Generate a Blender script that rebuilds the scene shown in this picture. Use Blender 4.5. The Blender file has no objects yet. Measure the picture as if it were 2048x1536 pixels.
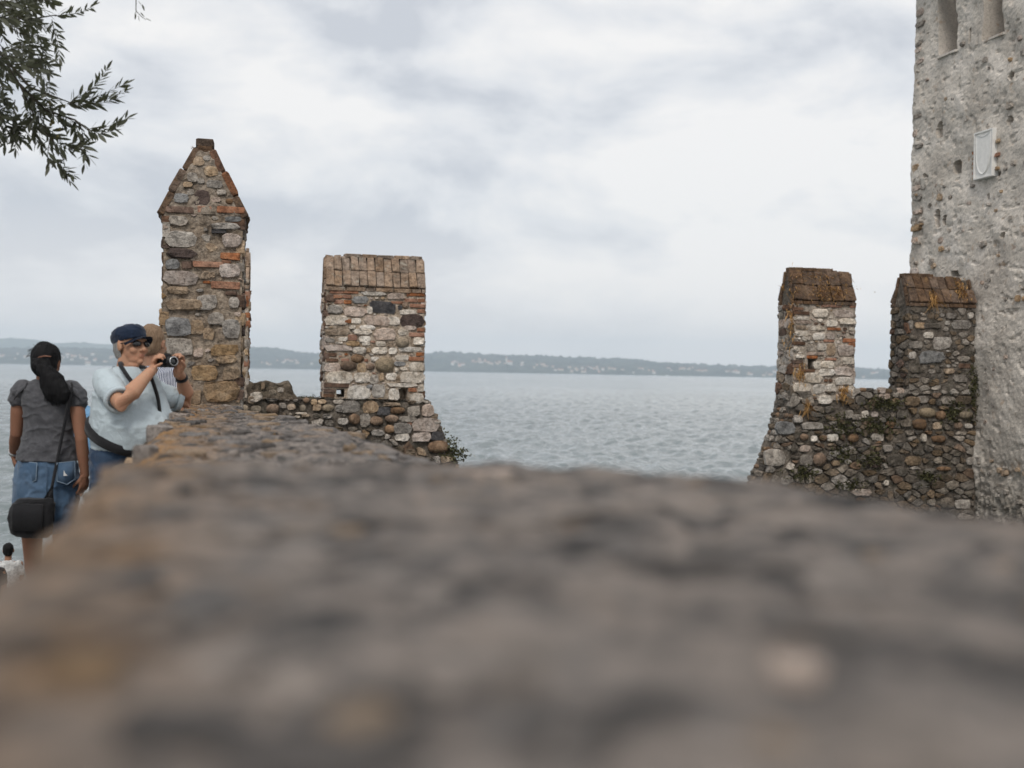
import bpy, bmesh, math, random
import numpy as np
from mathutils import Vector, Matrix

# ------------------------------------------------------------------ camera, sky, sun, exposure
scene = bpy.context.scene
CZ = 4.0                       # eye height above the lake (lake surface is z = 0)
FPX = 2300.0                   # focal length in pixels of the 2048 px wide photograph
PITCH, ROLL = math.radians(-0.605), math.radians(1.02)
fw = Vector((0, math.cos(PITCH), math.sin(PITCH)))
r0 = Vector((1, 0, 0)); u0 = r0.cross(fw)
rt = r0 * math.cos(ROLL) + u0 * math.sin(ROLL)
up = -r0 * math.sin(ROLL) + u0 * math.cos(ROLL)
cam_d = bpy.data.cameras.new('camera_view'); cam = bpy.data.objects.new('camera_view', cam_d)
scene.collection.objects.link(cam); scene.camera = cam
cam.matrix_world = Matrix(((rt.x, up.x, -fw.x, 0), (rt.y, up.y, -fw.y, 0), (rt.z, up.z, -fw.z, CZ), (0, 0, 0, 1)))
cam_d.sensor_width = 36.0; cam_d.lens = FPX / 2048 * 36
cam_d.clip_start = 0.05; cam_d.clip_end = 60000
cam_d.dof.use_dof = True; cam_d.dof.focus_distance = 10.2; cam_d.dof.aperture_fstop = 2.0

SUN_EL, SUN_AZ = math.radians(50), math.radians(186)      # azimuth clockwise from +Y: behind the camera
sd = bpy.data.lights.new('sun', 'SUN'); sun = bpy.data.objects.new('sun', sd); scene.collection.objects.link(sun)
sd.energy = 1.5; sd.angle = math.radians(16); sd.color = (1.0, 0.95, 0.88)
sdir = Vector((math.sin(SUN_AZ) * math.cos(SUN_EL), math.cos(SUN_AZ) * math.cos(SUN_EL), math.sin(SUN_EL)))
sun.rotation_euler = sdir.to_track_quat('Z', 'Y').to_euler()
sun.location = (0, 0, 60)

world = bpy.data.worlds.new('World'); scene.world = world; world.use_nodes = True
wt = world.node_tree; wn, wl = wt.nodes, wt.links
for n in list(wn): wn.remove(n)
def WN(t, **k):
    n = wn.new(t)
    for a, b in k.items(): setattr(n, a, b)
    return n
def wmath(op, a, b=None, c=None):
    n = WN('ShaderNodeMath', operation=op)
    for i, v in enumerate((a, b, c)):
        if v is None: continue
        if isinstance(v, (int, float)): n.inputs[i].default_value = v
        else: wl.new(v, n.inputs[i])
    return n.outputs[0]
w_out = WN('ShaderNodeOutputWorld'); w_bg = WN('ShaderNodeBackground'); w_bg.inputs[1].default_value = 0.1
sky = WN('ShaderNodeTexSky', sky_type='NISHITA', sun_disc=False)
sky.sun_elevation = SUN_EL; sky.sun_rotation = SUN_AZ; sky.dust_density = 2.0
tc = WN('ShaderNodeTexCoord'); sep = WN('ShaderNodeSeparateXYZ'); wl.new(tc.outputs['Generated'], sep.inputs[0])
com = WN('ShaderNodeCombineXYZ')                                    # clouds lie flattened along the horizon
wl.new(sep.outputs[0], com.inputs[0]); wl.new(sep.outputs[1], com.inputs[1]); wl.new(wmath('MULTIPLY', sep.outputs[2], 2.1), com.inputs[2])
def wnoise(scale, detail, rough, dist, off):
    mp = WN('ShaderNodeMapping'); wl.new(com.outputs[0], mp.inputs[0]); mp.inputs['Location'].default_value = off
    n = WN('ShaderNodeTexNoise'); wl.new(mp.outputs[0], n.inputs['Vector'])
    n.inputs['Scale'].default_value = scale; n.inputs['Detail'].default_value = detail
    n.inputs['Roughness'].default_value = rough; n.inputs['Distortion'].default_value = dist
    return n.outputs['Fac']
CLOUD_OFF = (3.1, 1.3, 0.0)
def layer(dz):                                                     # cloud density, sampled a little higher up for dz > 0
    o = (CLOUD_OFF[0], CLOUD_OFF[1], CLOUD_OFF[2] + dz)
    a = wnoise(5.4, 10, 0.54, 0.25, o); b = wnoise(1.9, 3, 0.5, 0.0, (o[0] + 7, o[1] - 2, o[2]))
    return wmath('ADD', wmath('MULTIPLY', a, 0.70), wmath('MULTIPLY', b, 0.30))
d0, d1 = layer(0.0), layer(0.05)
lit = wmath('MULTIPLY', wmath('SUBTRACT', d0, d1), 3.0)             # bright tops, grey undersides
cl = wmath('ADD', wmath('ADD', wmath('MULTIPLY', wmath('SUBTRACT', 0.5, d0), 2.5), 0.58), lit)
ramp = WN('ShaderNodeValToRGB'); wl.new(cl, ramp.inputs[0])
e = ramp.color_ramp.elements
e[0].position = 0.30; e[0].color = (5.0, 5.2, 5.6, 1)
e[1].position = 0.74; e[1].color = (7.9, 7.75, 7.6, 1)
m = e.new(0.50); m.color = (6.5, 6.6, 6.8, 1)
mx = WN('ShaderNodeMix', data_type='RGBA'); mx.inputs['Factor'].default_value = 0.94
lowm = WN('ShaderNodeMapRange'); wl.new(sep.outputs[2], lowm.inputs['Value']); lowm.inputs['From Min'].default_value = 0.0; lowm.inputs['From Max'].default_value = 0.13
lowm.inputs['To Min'].default_value = 0.75; lowm.inputs['To Max'].default_value = 0.0
pale = WN('ShaderNodeMix', data_type='RGBA'); wl.new(lowm.outputs[0], pale.inputs['Factor']); wl.new(ramp.outputs[0], pale.inputs['A']); pale.inputs['B'].default_value = (9.2, 8.55, 8.1, 1)   # paler, warmer air low down
wl.new(sky.outputs[0], mx.inputs['A']); wl.new(pale.outputs['Result'], mx.inputs['B'])
wl.new(mx.outputs['Result'], w_bg.inputs[0]); wl.new(w_bg.outputs[0], w_out.inputs[0])

scene.view_settings.view_transform = 'Standard'; scene.view_settings.look = 'None'
scene.view_settings.exposure = 0.35; scene.view_settings.gamma = 1.0; scene.view_settings.use_curve_mapping = False
scene.render.engine = 'CYCLES'
scene.cycles.use_denoising = True
scene.cycles.max_bounces = 6; scene.cycles.volume_bounces = 1
scene.cycles.caustics_reflective = False; scene.cycles.caustics_refractive = False

# ------------------------------------------------------------------ helpers
COL = scene.collection
WM = {}
def ray(px, py):
    v = fw + rt * ((px - 1024) / FPX) + up * ((768 - py) / FPX)
    return v / v.y
ORG = Vector((0, 0, CZ))
def PT(px, py, d): return ORG + ray(px, py) * d              # point seen at a photo pixel, d metres ahead
def PZ(px, py, z): r = ray(px, py); return ORG + r * ((z - CZ) / r.z)
A2 = Vector((-0.2334, 0.9724, 0)); B2 = Vector((0.9724, 0.2334, 0)); ZV = Vector((0, 0, 1))
def AB(s, t, z): return A2 * s + B2 * t + ZV * z

def link(o, parent=None, mat4=None):
    COL.objects.link(o)
    if mat4 is not None: o.matrix_basis = mat4
    WM[o.name] = o.matrix_basis.copy()
    if parent is not None:
        o.parent = parent; o.matrix_parent_inverse = WM[parent.name].inverted()
    return o
def meshobj(name, verts, faces, mat=None, parent=None, smooth=False, mat4=None):
    me = bpy.data.meshes.new(name)
    me.from_pydata([tuple(v) for v in verts], [], faces)
    if smooth: me.shade_smooth()
    if mat is not None: me.materials.append(mat)
    me.update()
    return link(bpy.data.objects.new(name, me), parent, mat4)
def bmobj(name, bm, mat=None, parent=None, smooth=True):
    me = bpy.data.meshes.new(name); bm.to_mesh(me); bm.free()
    if smooth: me.shade_smooth()
    if mat is not None: me.materials.append(mat)
    return link(bpy.data.objects.new(name, me), parent)
def empty(name, loc, label=None, cat=None, group=None):
    o = bpy.data.objects.new(name, None); o.empty_display_size = 0.1
    link(o, None, Matrix.Translation(Vector(loc)))
    if label: tag(o, label, cat, group)
    return o
def tag(o, label=None, cat=None, group=None, kind=None):
    if label: o['label'] = label
    if cat: o['category'] = cat
    if group: o['group'] = group
    if kind: o['kind'] = kind
    return o

_rs = np.random.RandomState(7)
_T = _rs.rand(4096)
def _h(i, j, k): return _T[(i * 73 + j * 1453 + k * 3119 + (i * j) % 911 + (j * k) % 577) & 4095]
def vnoise(P):
    P = np.asarray(P, float) + 1000.0
    I = np.floor(P).astype(np.int64); f = P - I; f = f * f * (3 - 2 * f)
    i, j, k = I[..., 0], I[..., 1], I[..., 2]; x, y, z = f[..., 0], f[..., 1], f[..., 2]
    def L(a, b, t): return a + (b - a) * t
    return L(L(L(_h(i, j, k), _h(i+1, j, k), x), L(_h(i, j+1, k), _h(i+1, j+1, k), x), y),
             L(L(_h(i, j, k+1), _h(i+1, j, k+1), x), L(_h(i, j+1, k+1), _h(i+1, j+1, k+1), x), y), z) * 2 - 1
def fbm(P, octv=4, gain=0.5):
    P = np.asarray(P, float); a, s = 1.0, 0
    for o in range(octv):
        s = s + a * vnoise(P * (2.03 ** o) + o * 17.3); a *= gain
    return s
def n1(v, sc=1.0, octv=3): return float(fbm(np.array([[v[0]*sc, v[1]*sc, v[2]*sc]]), octv)[0])

# ------------------------------------------------------------------ materials
def newmat(name):
    m = bpy.data.materials.new(name); m.use_nodes = True
    nt = m.node_tree; b = nt.nodes['Principled BSDF']
    return m, nt, b
def nd(nt, t, ins=None, **k):
    n = nt.nodes.new(t)
    for a, b in k.items(): setattr(n, a, b)
    for a, b in (ins or {}).items():
        if hasattr(b, 'is_output'): nt.links.new(b, n.inputs[a])
        else: n.inputs[a].default_value = b
    return n
def c4(c): return (c[0], c[1], c[2], 1)
def rampn(nt, fac, stops):
    n = nd(nt, 'ShaderNodeValToRGB'); nt.links.new(fac, n.inputs[0]); el = n.color_ramp.elements
    el[0].position, el[0].color = stops[0][0], c4(stops[0][1])
    el[1].position, el[1].color = stops[-1][0], c4(stops[-1][1])
    for p, c in stops[1:-1]: q = el.new(p); q.color = c4(c)
    return n.outputs[0]
def mixc(nt, fac, a, b, mode='MIX'):
    n = nd(nt, 'ShaderNodeMix', data_type='RGBA', blend_type=mode)
    for key, v in (('Factor', fac), ('A', a), ('B', b)):
        i = n.inputs[key] if key == 'Factor' else [q for q in n.inputs if q.name == key and q.type == 'RGBA'][0]
        if hasattr(v, 'is_output'): nt.links.new(v, i)
        else: i.default_value = v if key == 'Factor' else c4(v)
    return [q for q in n.outputs if q.type == 'RGBA'][0]
def pos(nt): return nd(nt, 'ShaderNodeNewGeometry').outputs['Position']
def noise(nt, vec, scale, detail=4, rough=0.55, dist=0.0):
    return nd(nt, 'ShaderNodeTexNoise', {'Vector': vec, 'Scale': scale, 'Detail': detail, 'Roughness': rough, 'Distortion': dist}).outputs['Fac']
def bump(nt, b, h, strength, distance):
    n = nd(nt, 'ShaderNodeBump', {'Height': h, 'Strength': strength, 'Distance': distance})
    nt.links.new(n.outputs[0], b.inputs['Normal']); return n

def rock(name, cols, scale=9.0, var=0.35, dirt=(0.06, 0.05, 0.045), dirt_amt=0.45, bmp=0.7, fine=60.0, rough=0.92, light=None):
    """weathered stone: mottled colour, per-piece tone shift, lichen and dirt patches, pitted relief"""
    m, nt, b = newmat(name); p = pos(nt)
    oi = nd(nt, 'ShaderNodeObjectInfo').outputs['Random']
    n_a = noise(nt, p, scale, 6, 0.62, 0.4)
    k = len(cols) - 1
    c = rampn(nt, n_a, [(0.30 + 0.40 * i / max(k, 1), cc) for i, cc in enumerate(cols)])
    hs = nd(nt, 'ShaderNodeHueSaturation', {'Color': c})
    mr = nd(nt, 'ShaderNodeMapRange', {'Value': oi, 'To Min': 1 - var, 'To Max': 1 + var * 0.8})
    nt.links.new(mr.outputs[0], hs.inputs['Value'])
    r2 = nd(nt, 'ShaderNodeMath', {0: oi, 1: 7.31}, operation='MULTIPLY'); r3 = nd(nt, 'ShaderNodeMath', {0: r2.outputs[0]}, operation='FRACT')
    mr2 = nd(nt, 'ShaderNodeMapRange', {'Value': r3.outputs[0], 'To Min': 0.75, 'To Max': 1.1}); nt.links.new(mr2.outputs[0], hs.inputs['Saturation'])
    col = hs.outputs[0]
    nb = noise(nt, p, 5.5, 7, 0.68, 0.2)
    dm = rampn(nt, nb, [(0.50, (0, 0, 0)), (0.68, (dirt_amt,) * 3)])
    col = mixc(nt, dm, col, dirt)
    nf = noise(nt, p, fine, 4, 0.7)
    sp = rampn(nt, nf, [(0.32, (0.45,) * 3), (0.48, (1, 1, 1)), (0.72, (1.22,) * 3)])
    col = mixc(nt, 0.85, col, sp, 'MULTIPLY')
    md = rampn(nt, noise(nt, p, 21, 5, .62, .3), [(.34, (.50,) * 3), (.50, (1.0,) * 3), (.68, (1.22,) * 3)])
    col = mixc(nt, 0.9, col, md, 'MULTIPLY')
    if light:
        nl = noise(nt, p, 11, 5, 0.6); lm = rampn(nt, nl, [(0.58, (0, 0, 0)), (0.70, (0.7,) * 3)]); col = mixc(nt, lm, col, light)
    nt.links.new(col, b.inputs['Base Color']); b.inputs['Roughness'].default_value = rough
    b.inputs['Specular IOR Level'].default_value = 0.25
    hgt = nd(nt, 'ShaderNodeMath', {0: noise(nt, p, 28, 8, 0.7, 0.3), 1: nf}, operation='ADD').outputs[0]
    bump(nt, b, hgt, bmp, 0.018)
    return m
M = {}
M['L'] = rock('limestone', [(.46, .385, .305), (.68, .60, .51), (.80, .73, .65)], 8, .2, (.24, .18, .12), .5, .8)
M['G'] = rock('grey_stone', [(.22, .185, .155), (.38, .335, .29), (.52, .465, .405)], 9, .3, (.09, .075, .06), .5, .9)
M['T'] = rock('tan_stone', [(.22, .145, .085), (.40, .28, .175), (.52, .40, .28)], 8, .28, (.11, .08, .06), .5, .8)
M['O'] = rock('ochre_stone', [(.24, .15, .08), (.38, .26, .15), (.46, .345, .225)], 8, .25, (.12, .08, .05), .4, .8)
M['B'] = rock('brown_cobble', [(.105, .062, .038), (.20, .125, .075), (.29, .195, .125)], 8, .3, (.05, .04, .035), .4, .4)
M['C'] = rock('olive_cobble', [(.18, .145, .105), (.27, .215, .15), (.34, .27, .20)], 7, .2, (.1, .08, .06), .35, .35)
M['D'] = rock('dark_basalt', [(.035, .034, .036), (.065, .062, .064), (.11, .10, .10)], 10, .25, (.03, .03, .03), .3, .5)
M['U'] = rock('umber_stone', [(.055, .036, .032), (.095, .062, .052), (.16, .11, .09)], 10, .2, (.03, .03, .03), .3, .8)
M['S'] = rock('slate_stone', [(.155, .15, .148), (.24, .235, .23), (.32, .31, .30)], 9, .25, (.09, .085, .08), .4, .7)
M['P'] = rock('pink_stone', [(.36, .265, .21), (.50, .40, .335), (.58, .49, .43)], 8, .2, (.2, .15, .12), .5, .9)
M['R'] = rock('red_brick', [(.22, .085, .042), (.33, .14, .07), (.40, .20, .115)], 10, .22, (.13, .085, .06), .5, .5, 80)
M['K'] = rock('sooty_brick', [(.085, .052, .038), (.16, .092, .06), (.24, .145, .10)], 10, .28, (.05, .04, .035), .5, .6, 80)
M['W'] = rock('roof_brick', [(.20, .135, .09), (.31, .22, .155), (.40, .30, .225)], 7, .22, (.085, .065, .05), .7, .9, 45, light=(.40, .36, .30))
M['X'] = rock('dark_roof_brick', [(.085, .055, .036), (.15, .092, .058), (.21, .14, .09)], 7, .25, (.04, .034, .03), .7, .9, 45, light=(.27, .16, .07))
M['V'] = rock('rust_roof_brick', [(.13, .06, .034), (.22, .10, .052), (.28, .145, .08)], 7, .25, (.05, .04, .034), .7, .9, 45)
M['mortar'] = rock('lime_mortar', [(.29, .225, .165), (.45, .37, .295), (.58, .50, .42)], 11, 0, (.11, .085, .065), .55, 1.0, 48)
M['mortar_b'] = rock('brown_mortar', [(.20, .15, .105), (.34, .265, .195), (.45, .37, .29)], 11, 0, (.09, .07, .055), .6, 1.0, 48)
M['mortar_d'] = rock('dirty_mortar', [(.07, .056, .043), (.14, .112, .086), (.23, .19, .148)], 9, 0, (.045, .045, .03), .65, 1.0, 48)
M['g'] = rock('grimy_grey_stone', [(.11, .092, .075), (.20, .17, .14), (.32, .28, .235)], 8, .5, (.045, .04, .028), .8, .9)
M['t'] = rock('grimy_tan_stone', [(.11, .077, .05), (.18, .13, .085), (.28, .21, .145)], 8, .45, (.045, .04, .028), .8, .9)
# ------------------------------------------------------------------ masonry
class Frame:
    """a wall face: u along U, v = height, w out of the face"""
    def __init__(s, O, U, N): s.O, s.U, s.N = Vector((O[0], O[1], 0)), U.normalized(), N.normalized()
    def at(s, u, v, w=0.0): return s.O + s.U * u + ZV * v + s.N * w
    def uv(s, px, py):
        r = ray(px, py); t = (s.O - ORG).dot(s.N) / r.dot(s.N); p = ORG + r * t
        return (p - s.O).dot(s.U), p.z
    def m4(s, u, v, rot=0.0):
        p = s.at(u, v); c, q = math.cos(rot), math.sin(rot); X = s.U * c + ZV * q; Y = -s.U * q + ZV * c
        return Matrix(((X.x, Y.x, s.N.x, p.x), (X.y, Y.y, s.N.y, p.y), (X.z, Y.z, s.N.z, p.z), (0, 0, 0, 1)))
def chaikin(P, k=1, f=0.25):
    for _ in range(k):
        Q = []
        for i in range(len(P)):
            a, b = P[i], P[(i + 1) % len(P)]
            Q += [(a[0]*(1-f)+b[0]*f, a[1]*(1-f)+b[1]*f), (a[0]*f+b[0]*(1-f), a[1]*f+b[1]*(1-f))]
        P = Q
    return P
def resample(P, n):
    L = [0]
    for i in range(len(P)):
        a, b = P[i], P[(i + 1) % len(P)]; L.append(L[-1] + math.hypot(b[0]-a[0], b[1]-a[1]))
    out = []
    for k in range(n):
        t = L[-1] * k / n; i = max(j for j in range(len(P)) if L[j] <= t + 1e-12)
        a, b = P[i], P[(i + 1) % len(P)]; f = (t - L[i]) / max(L[i+1] - L[i], 1e-9)
        out.append((a[0]+(b[0]-a[0])*f, a[1]+(b[1]-a[1])*f))
    return out
def stone_geo(P, h, rng, rough=0.3, inset=0.66, base=-0.05, sh=(.25, .6)):
    """50-triangle field stone: skirt into the mortar, shoulder, broken face"""
    n = len(P); cx = sum(p[0] for p in P)/n; cy = sum(p[1] for p in P)/n
    V, F = [], []
    tx, ty = rng.uniform(-.35, .35), rng.uniform(-.35, .35)
    R = max(math.hypot(p[0]-cx, p[1]-cy) for p in P)
    for p in P: V.append((p[0], p[1], base))
    for p in P: V.append((p[0], p[1], h * rng.uniform(*sh)))
    for p in P:
        k = inset * rng.uniform(.85, 1.15); x, y = cx+(p[0]-cx)*k, cy+(p[1]-cy)*k
        V.append((x, y, h * (1 + rng.uniform(-rough, rough) + (tx*(x-cx) + ty*(y-cy))/R)))
    V.append((cx + rng.uniform(-.15, .15)*R*.5, cy, h * (1.08 + rng.uniform(-rough, rough)*.6)))
    for i in range(n):
        j = (i + 1) % n
        F += [(i, j, n+j, n+i), (n+i, n+j, 2*n+j, 2*n+i), (2*n+i, 2*n+j, 3*n)]
    return V, F
def rect_poly(w, h, rng, j=0.04, cut=0.12):
    a, b = w/2, h/2; c = min(a, b)*cut*2
    P = [(-a+c, -b), (a-c, -b), (a, -b+c), (a, b-c), (a-c, b), (-a+c, b), (-a, b-c), (-a, -b+c)]
    return [(x + rng.uniform(-j, j)*h, y + rng.uniform(-j, j)*h) for x, y in P]
def blob_poly(w, h, rng, k=2.6, n=10, j=0.07):
    out = []
    for i in range(n):
        a = 2*math.pi*(i + rng.uniform(-.2, .2))/n; c, s = math.cos(a), math.sin(a)
        r = (abs(c)**k + abs(s)**k)**(-1/k) * (1 + rng.uniform(-j, j))
        out.append((w/2*r*c, h/2*r*s))
    return out
def slab_poly(w, h, rng):
    a, b = w*.52, h*.53; u = rng.uniform
    P = [(-a*u(.72, 1), -b*u(.75, 1)), (a*u(-.5, .4), -b*u(.9, 1.08)), (a*u(.72, 1), -b*u(.7, 1)), (a*u(.95, 1.08), b*u(-.4, .4)), (a*u(.65, 1), b*u(.75, 1)), (a*u(-.4, .5), b*u(.92, 1.08)), (-a*u(.7, 1), b*u(.7, 1)), (-a*u(.95, 1.08), b*u(-.4, .4))]
    return resample(chaikin(P, 1, .10), 10)
NAMES = {'R': 'brick', 'K': 'brick', 'B': 'cobble', 'C': 'cobble'}
def put_stone(fr, parent, u, v, w, h, typ, rng, rot=0.0, proud=None, poly=None):
    brick = typ in 'RK'
    if poly is None:
        if brick: poly = rect_poly(w, h, rng, .05, .14)
        elif typ in 'BC': poly = blob_poly(w, h, rng, 2.4)
        elif typ in 'D': poly = rect_poly(w, h, rng, .07, .16)
        else: poly = slab_poly(w, h, rng)
    if brick: pr = proud if proud is not None else rng.uniform(.006, .018); V, F = stone_geo(poly, pr, rng, .12, .86)
    elif typ in 'BC': pr = proud or min(w, h)*.32; V, F = stone_geo(poly, pr, rng, .10, .6)
    else: pr = proud or rng.uniform(.010, .028); V, F = stone_geo(poly, pr, rng, .32, .82, -.05, (.5, .95))
    o = meshobj(NAMES.get(typ, 'stone'), V, F, M[typ], parent, typ in 'BC', fr.m4(u, v, rot))
    return o
def clip_half(P, a, b, c):          # keep a*x + b*y <= c
    out = []
    for i in range(len(P)):
        p, q = P[i], P[(i + 1) % len(P)]; dp, dq = a*p[0]+b*p[1]-c, a*q[0]+b*q[1]-c
        if dp <= 0: out.append(p)
        if (dp < 0 < dq) or (dq < 0 < dp):
            t = dp/(dp-dq); out.append((p[0]+(q[0]-p[0])*t, p[1]+(q[1]-p[1])*t))
    return out
def inside(P, x, y):
    s = 0
    for i in range(len(P)):
        a, b = P[i], P[(i+1) % len(P)]; cr = (b[0]-a[0])*(y-a[1]) - (b[1]-a[1])*(x-a[0])
        if cr < -1e-9: return False
    return True
def fill_cells(poly, hand, rng, cell=(.16, .085), stretch=.62, skip=.0):
    """irregular courses of fitted stones round the hand-set ones; yields convex outlines (poly is convex, counter-clockwise)"""
    us = [p[0] for p in poly]; vs = [p[1] for p in poly]
    seeds, real = [], []
    v = min(vs)
    while v < max(vs):
        ch = cell[1]*rng.uniform(.5, 1.7); u = min(us) - rng.uniform(0, cell[0])
        while u < max(us):
            cw = cell[0]*rng.uniform(.35, 1.9); x, y = u+cw/2, v+ch/2 + rng.uniform(-.2, .2)*ch; u += cw
            if not inside(poly, x, y): continue
            if any(abs((x-a)/(w*.5+.02))**3 + abs((y-b)/(h*.5+.015))**3 < 1 for a, b, w, h in hand): continue
            real.append(len(seeds)); seeds.append((x, y))
        v += ch
    for a, b, w, h in hand:
        nu = max(1, int(w/.05)); nv = max(1, int(h/.045))
        for i in range(nu + 1):
            for j in range(nv + 1): seeds.append((a + w*.42*(2*i/nu - 1), b + h*.40*(2*j/nv - 1)))
    S = np.array(seeds) if seeds else np.zeros((0, 2)); 
    for i in real:
        x, y = seeds[i]; d = ((S[:, 0]-x)*stretch)**2 + (S[:, 1]-y)**2
        P = list(poly)
        for k in np.argsort(d)[1:30]:
            sx, sy = seeds[k]; a, b = (sx-x)*stretch**2, (sy-y); P = clip_half(P, a, b, a*(sx+x)/2 + b*(sy+y)/2)
            if len(P) < 3: break
        if len(P) < 3 or rng.random() < skip: continue
        yield P
def lay(fr, parent, poly, hand, rng, mix, cell=(.16, .085), skip=.0, gap=.010, proud=(.010, .03), limit=10**6, rest=None, minsize=.018):
    """set the listed stones, then fill what is left with random fitted ones"""
    hb = []
    for st in hand:
        u, v, w, h, typ = st[:5]; rot = st[5] if len(st) > 5 else 0.0
        hb.append((u, v, w, h))
        if typ != '-': put_stone(fr, parent, u, v, w, h, typ, rng, rot)
    cells = []
    for P in fill_cells(poly, hb, rng, cell, .62, skip):
        w = max(p[0] for p in P)-min(p[0] for p in P); h = max(p[1] for p in P)-min(p[1] for p in P)
        if min(w, h) < minsize: continue
        cells.append((w*h, P, w, h))
    order = sorted(range(len(cells)), key=lambda i: -cells[i][0]); keep = set(order[:limit])
    RV, RF = [], []
    for i, (ar, P, w, h) in enumerate(cells):
        cx = sum(p[0] for p in P)/len(P); cy = sum(p[1] for p in P)/len(P)
        k = max(.55, 1 - 2*gap*rng.uniform(.6, 1.6)/min(w, h))
        Q = resample(chaikin([((p[0]-cx)*k, (p[1]-cy)*k) for p in P], 1, .11), 10)
        Q = [(x*rng.uniform(.92, 1.07), y*rng.uniform(.92, 1.07)) for x, y in Q]
        typ = rng.choice(mix)
        if i in keep:
            V, F = stone_geo(Q, rng.uniform(*proud), rng, .35, .82, -.05, (.45, .95))
            meshobj('brick' if typ in 'RK' else 'stone', V, F, M[typ], parent, False, fr.m4(cx, cy))
        elif rest is not None:
            V, F = stone_geo(Q, rng.uniform(*proud), rng, .35, .74); b0 = len(RV); mm = fr.m4(cx, cy)
            RV += [mm @ Vector(q) for q in V]; RF += [tuple(b0+q for q in f) for f in F]
    if rest and RF:
        tag(meshobj('small_stones', RV, RF, M[rest], parent), kind='stuff')
def panel(V, F, fr, rows, lo, hi, cell=.03, amp=.012, holes=(), back=0.0, sc=9.0, seed=0.0):
    """rough mortar face: rows of quads between lo(v) and hi(v), real relief; holes are pockets or openings"""
    v0, v1 = rows; nv = max(2, int((v1-v0)/cell)); wmax = max(hi(v0+(v1-v0)*k/8)-lo(v0+(v1-v0)*k/8) for k in range(9)); nu = max(2, int(wmax/cell))
    vv = np.linspace(v0, v1, nv+1); tt = np.linspace(0, 1, nu+1)
    U = np.array([[lo(v) + (hi(v)-lo(v))*t for t in tt] for v in vv]); VV = np.repeat(vv[:, None], nu+1, 1)
    P = np.stack([U*sc + seed, VV*sc, np.full_like(U, seed*3.7)], -1)
    D = amp*fbm(P, 4, .6)
    ed = np.minimum(tt, 1-tt)[None, :]*wmax; D = D*np.clip(ed/.04, .15, 1) - back
    through = np.zeros_like(U, bool)
    for (a, b, c, d, dep) in holes:
        m = (U > a) & (U < b) & (VV > c) & (VV < d)
        if dep is None: through |= m
        else: D = np.where(m, D - dep, D)
    b0 = len(V)
    O, Uv, N = np.array(fr.O), np.array(fr.U), np.array(fr.N)
    X = O + U[..., None]*Uv + D[..., None]*N; X[..., 2] += VV
    V += [tuple(x) for x in X.reshape(-1, 3)]
    W = nu + 1
    for i in range(nv):
        for j in range(nu):
            if through[i, j] and through[i+1, j] and through[i, j+1] and through[i+1, j+1]: continue
            a = b0 + i*W + j; F.append((a, a+1, a+W+1, a+W))
def boxgeo(V, F, fr, u0, u1, v0, v1, w0, w1):
    b = len(V)
    for w in (w0, w1):
        for (u, v) in ((u0, v0), (u1, v0), (u1, v1), (u0, v1)): V.append(tuple(fr.at(u, v, w)))
    F += [(b, b+3, b+2, b+1), (b+4, b+5, b+6, b+7), (b, b+1, b+5, b+4), (b+1, b+2, b+6, b+5), (b+2, b+3, b+7, b+6), (b+3, b, b+4, b+7)]
def tile(parent, name, mat, c, X, Y, Z, lx, ly, lz, rng, j=.032):
    """a worn fired-clay block, centre c, axes X Y Z, sizes lx ly lz"""
    P = rect_poly(lx, ly, rng, j, .08); n = len(P); V, F = [], []
    for p in P: V.append((p[0], p[1], -lz/2))
    for p in P: V.append((p[0], p[1], lz/2 - .006))
    for p in P: V.append((p[0]*.94, p[1]*.94, lz/2 + rng.uniform(-.004, .004)))
    for i in range(n):
        k = (i+1) % n; F += [(i, k, n+k, n+i), (n+i, n+k, 2*n+k, 2*n+i)]
    F += [tuple(range(2*n, 3*n)), tuple(reversed(range(n)))]
    m4 = Matrix(((X.x, Y.x, Z.x, c.x), (X.y, Y.y, Z.y, c.y), (X.z, Y.z, Z.z, c.z), (0, 0, 0, 1)))
    return meshobj(name, V, F, mat, parent, False, m4)
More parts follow.
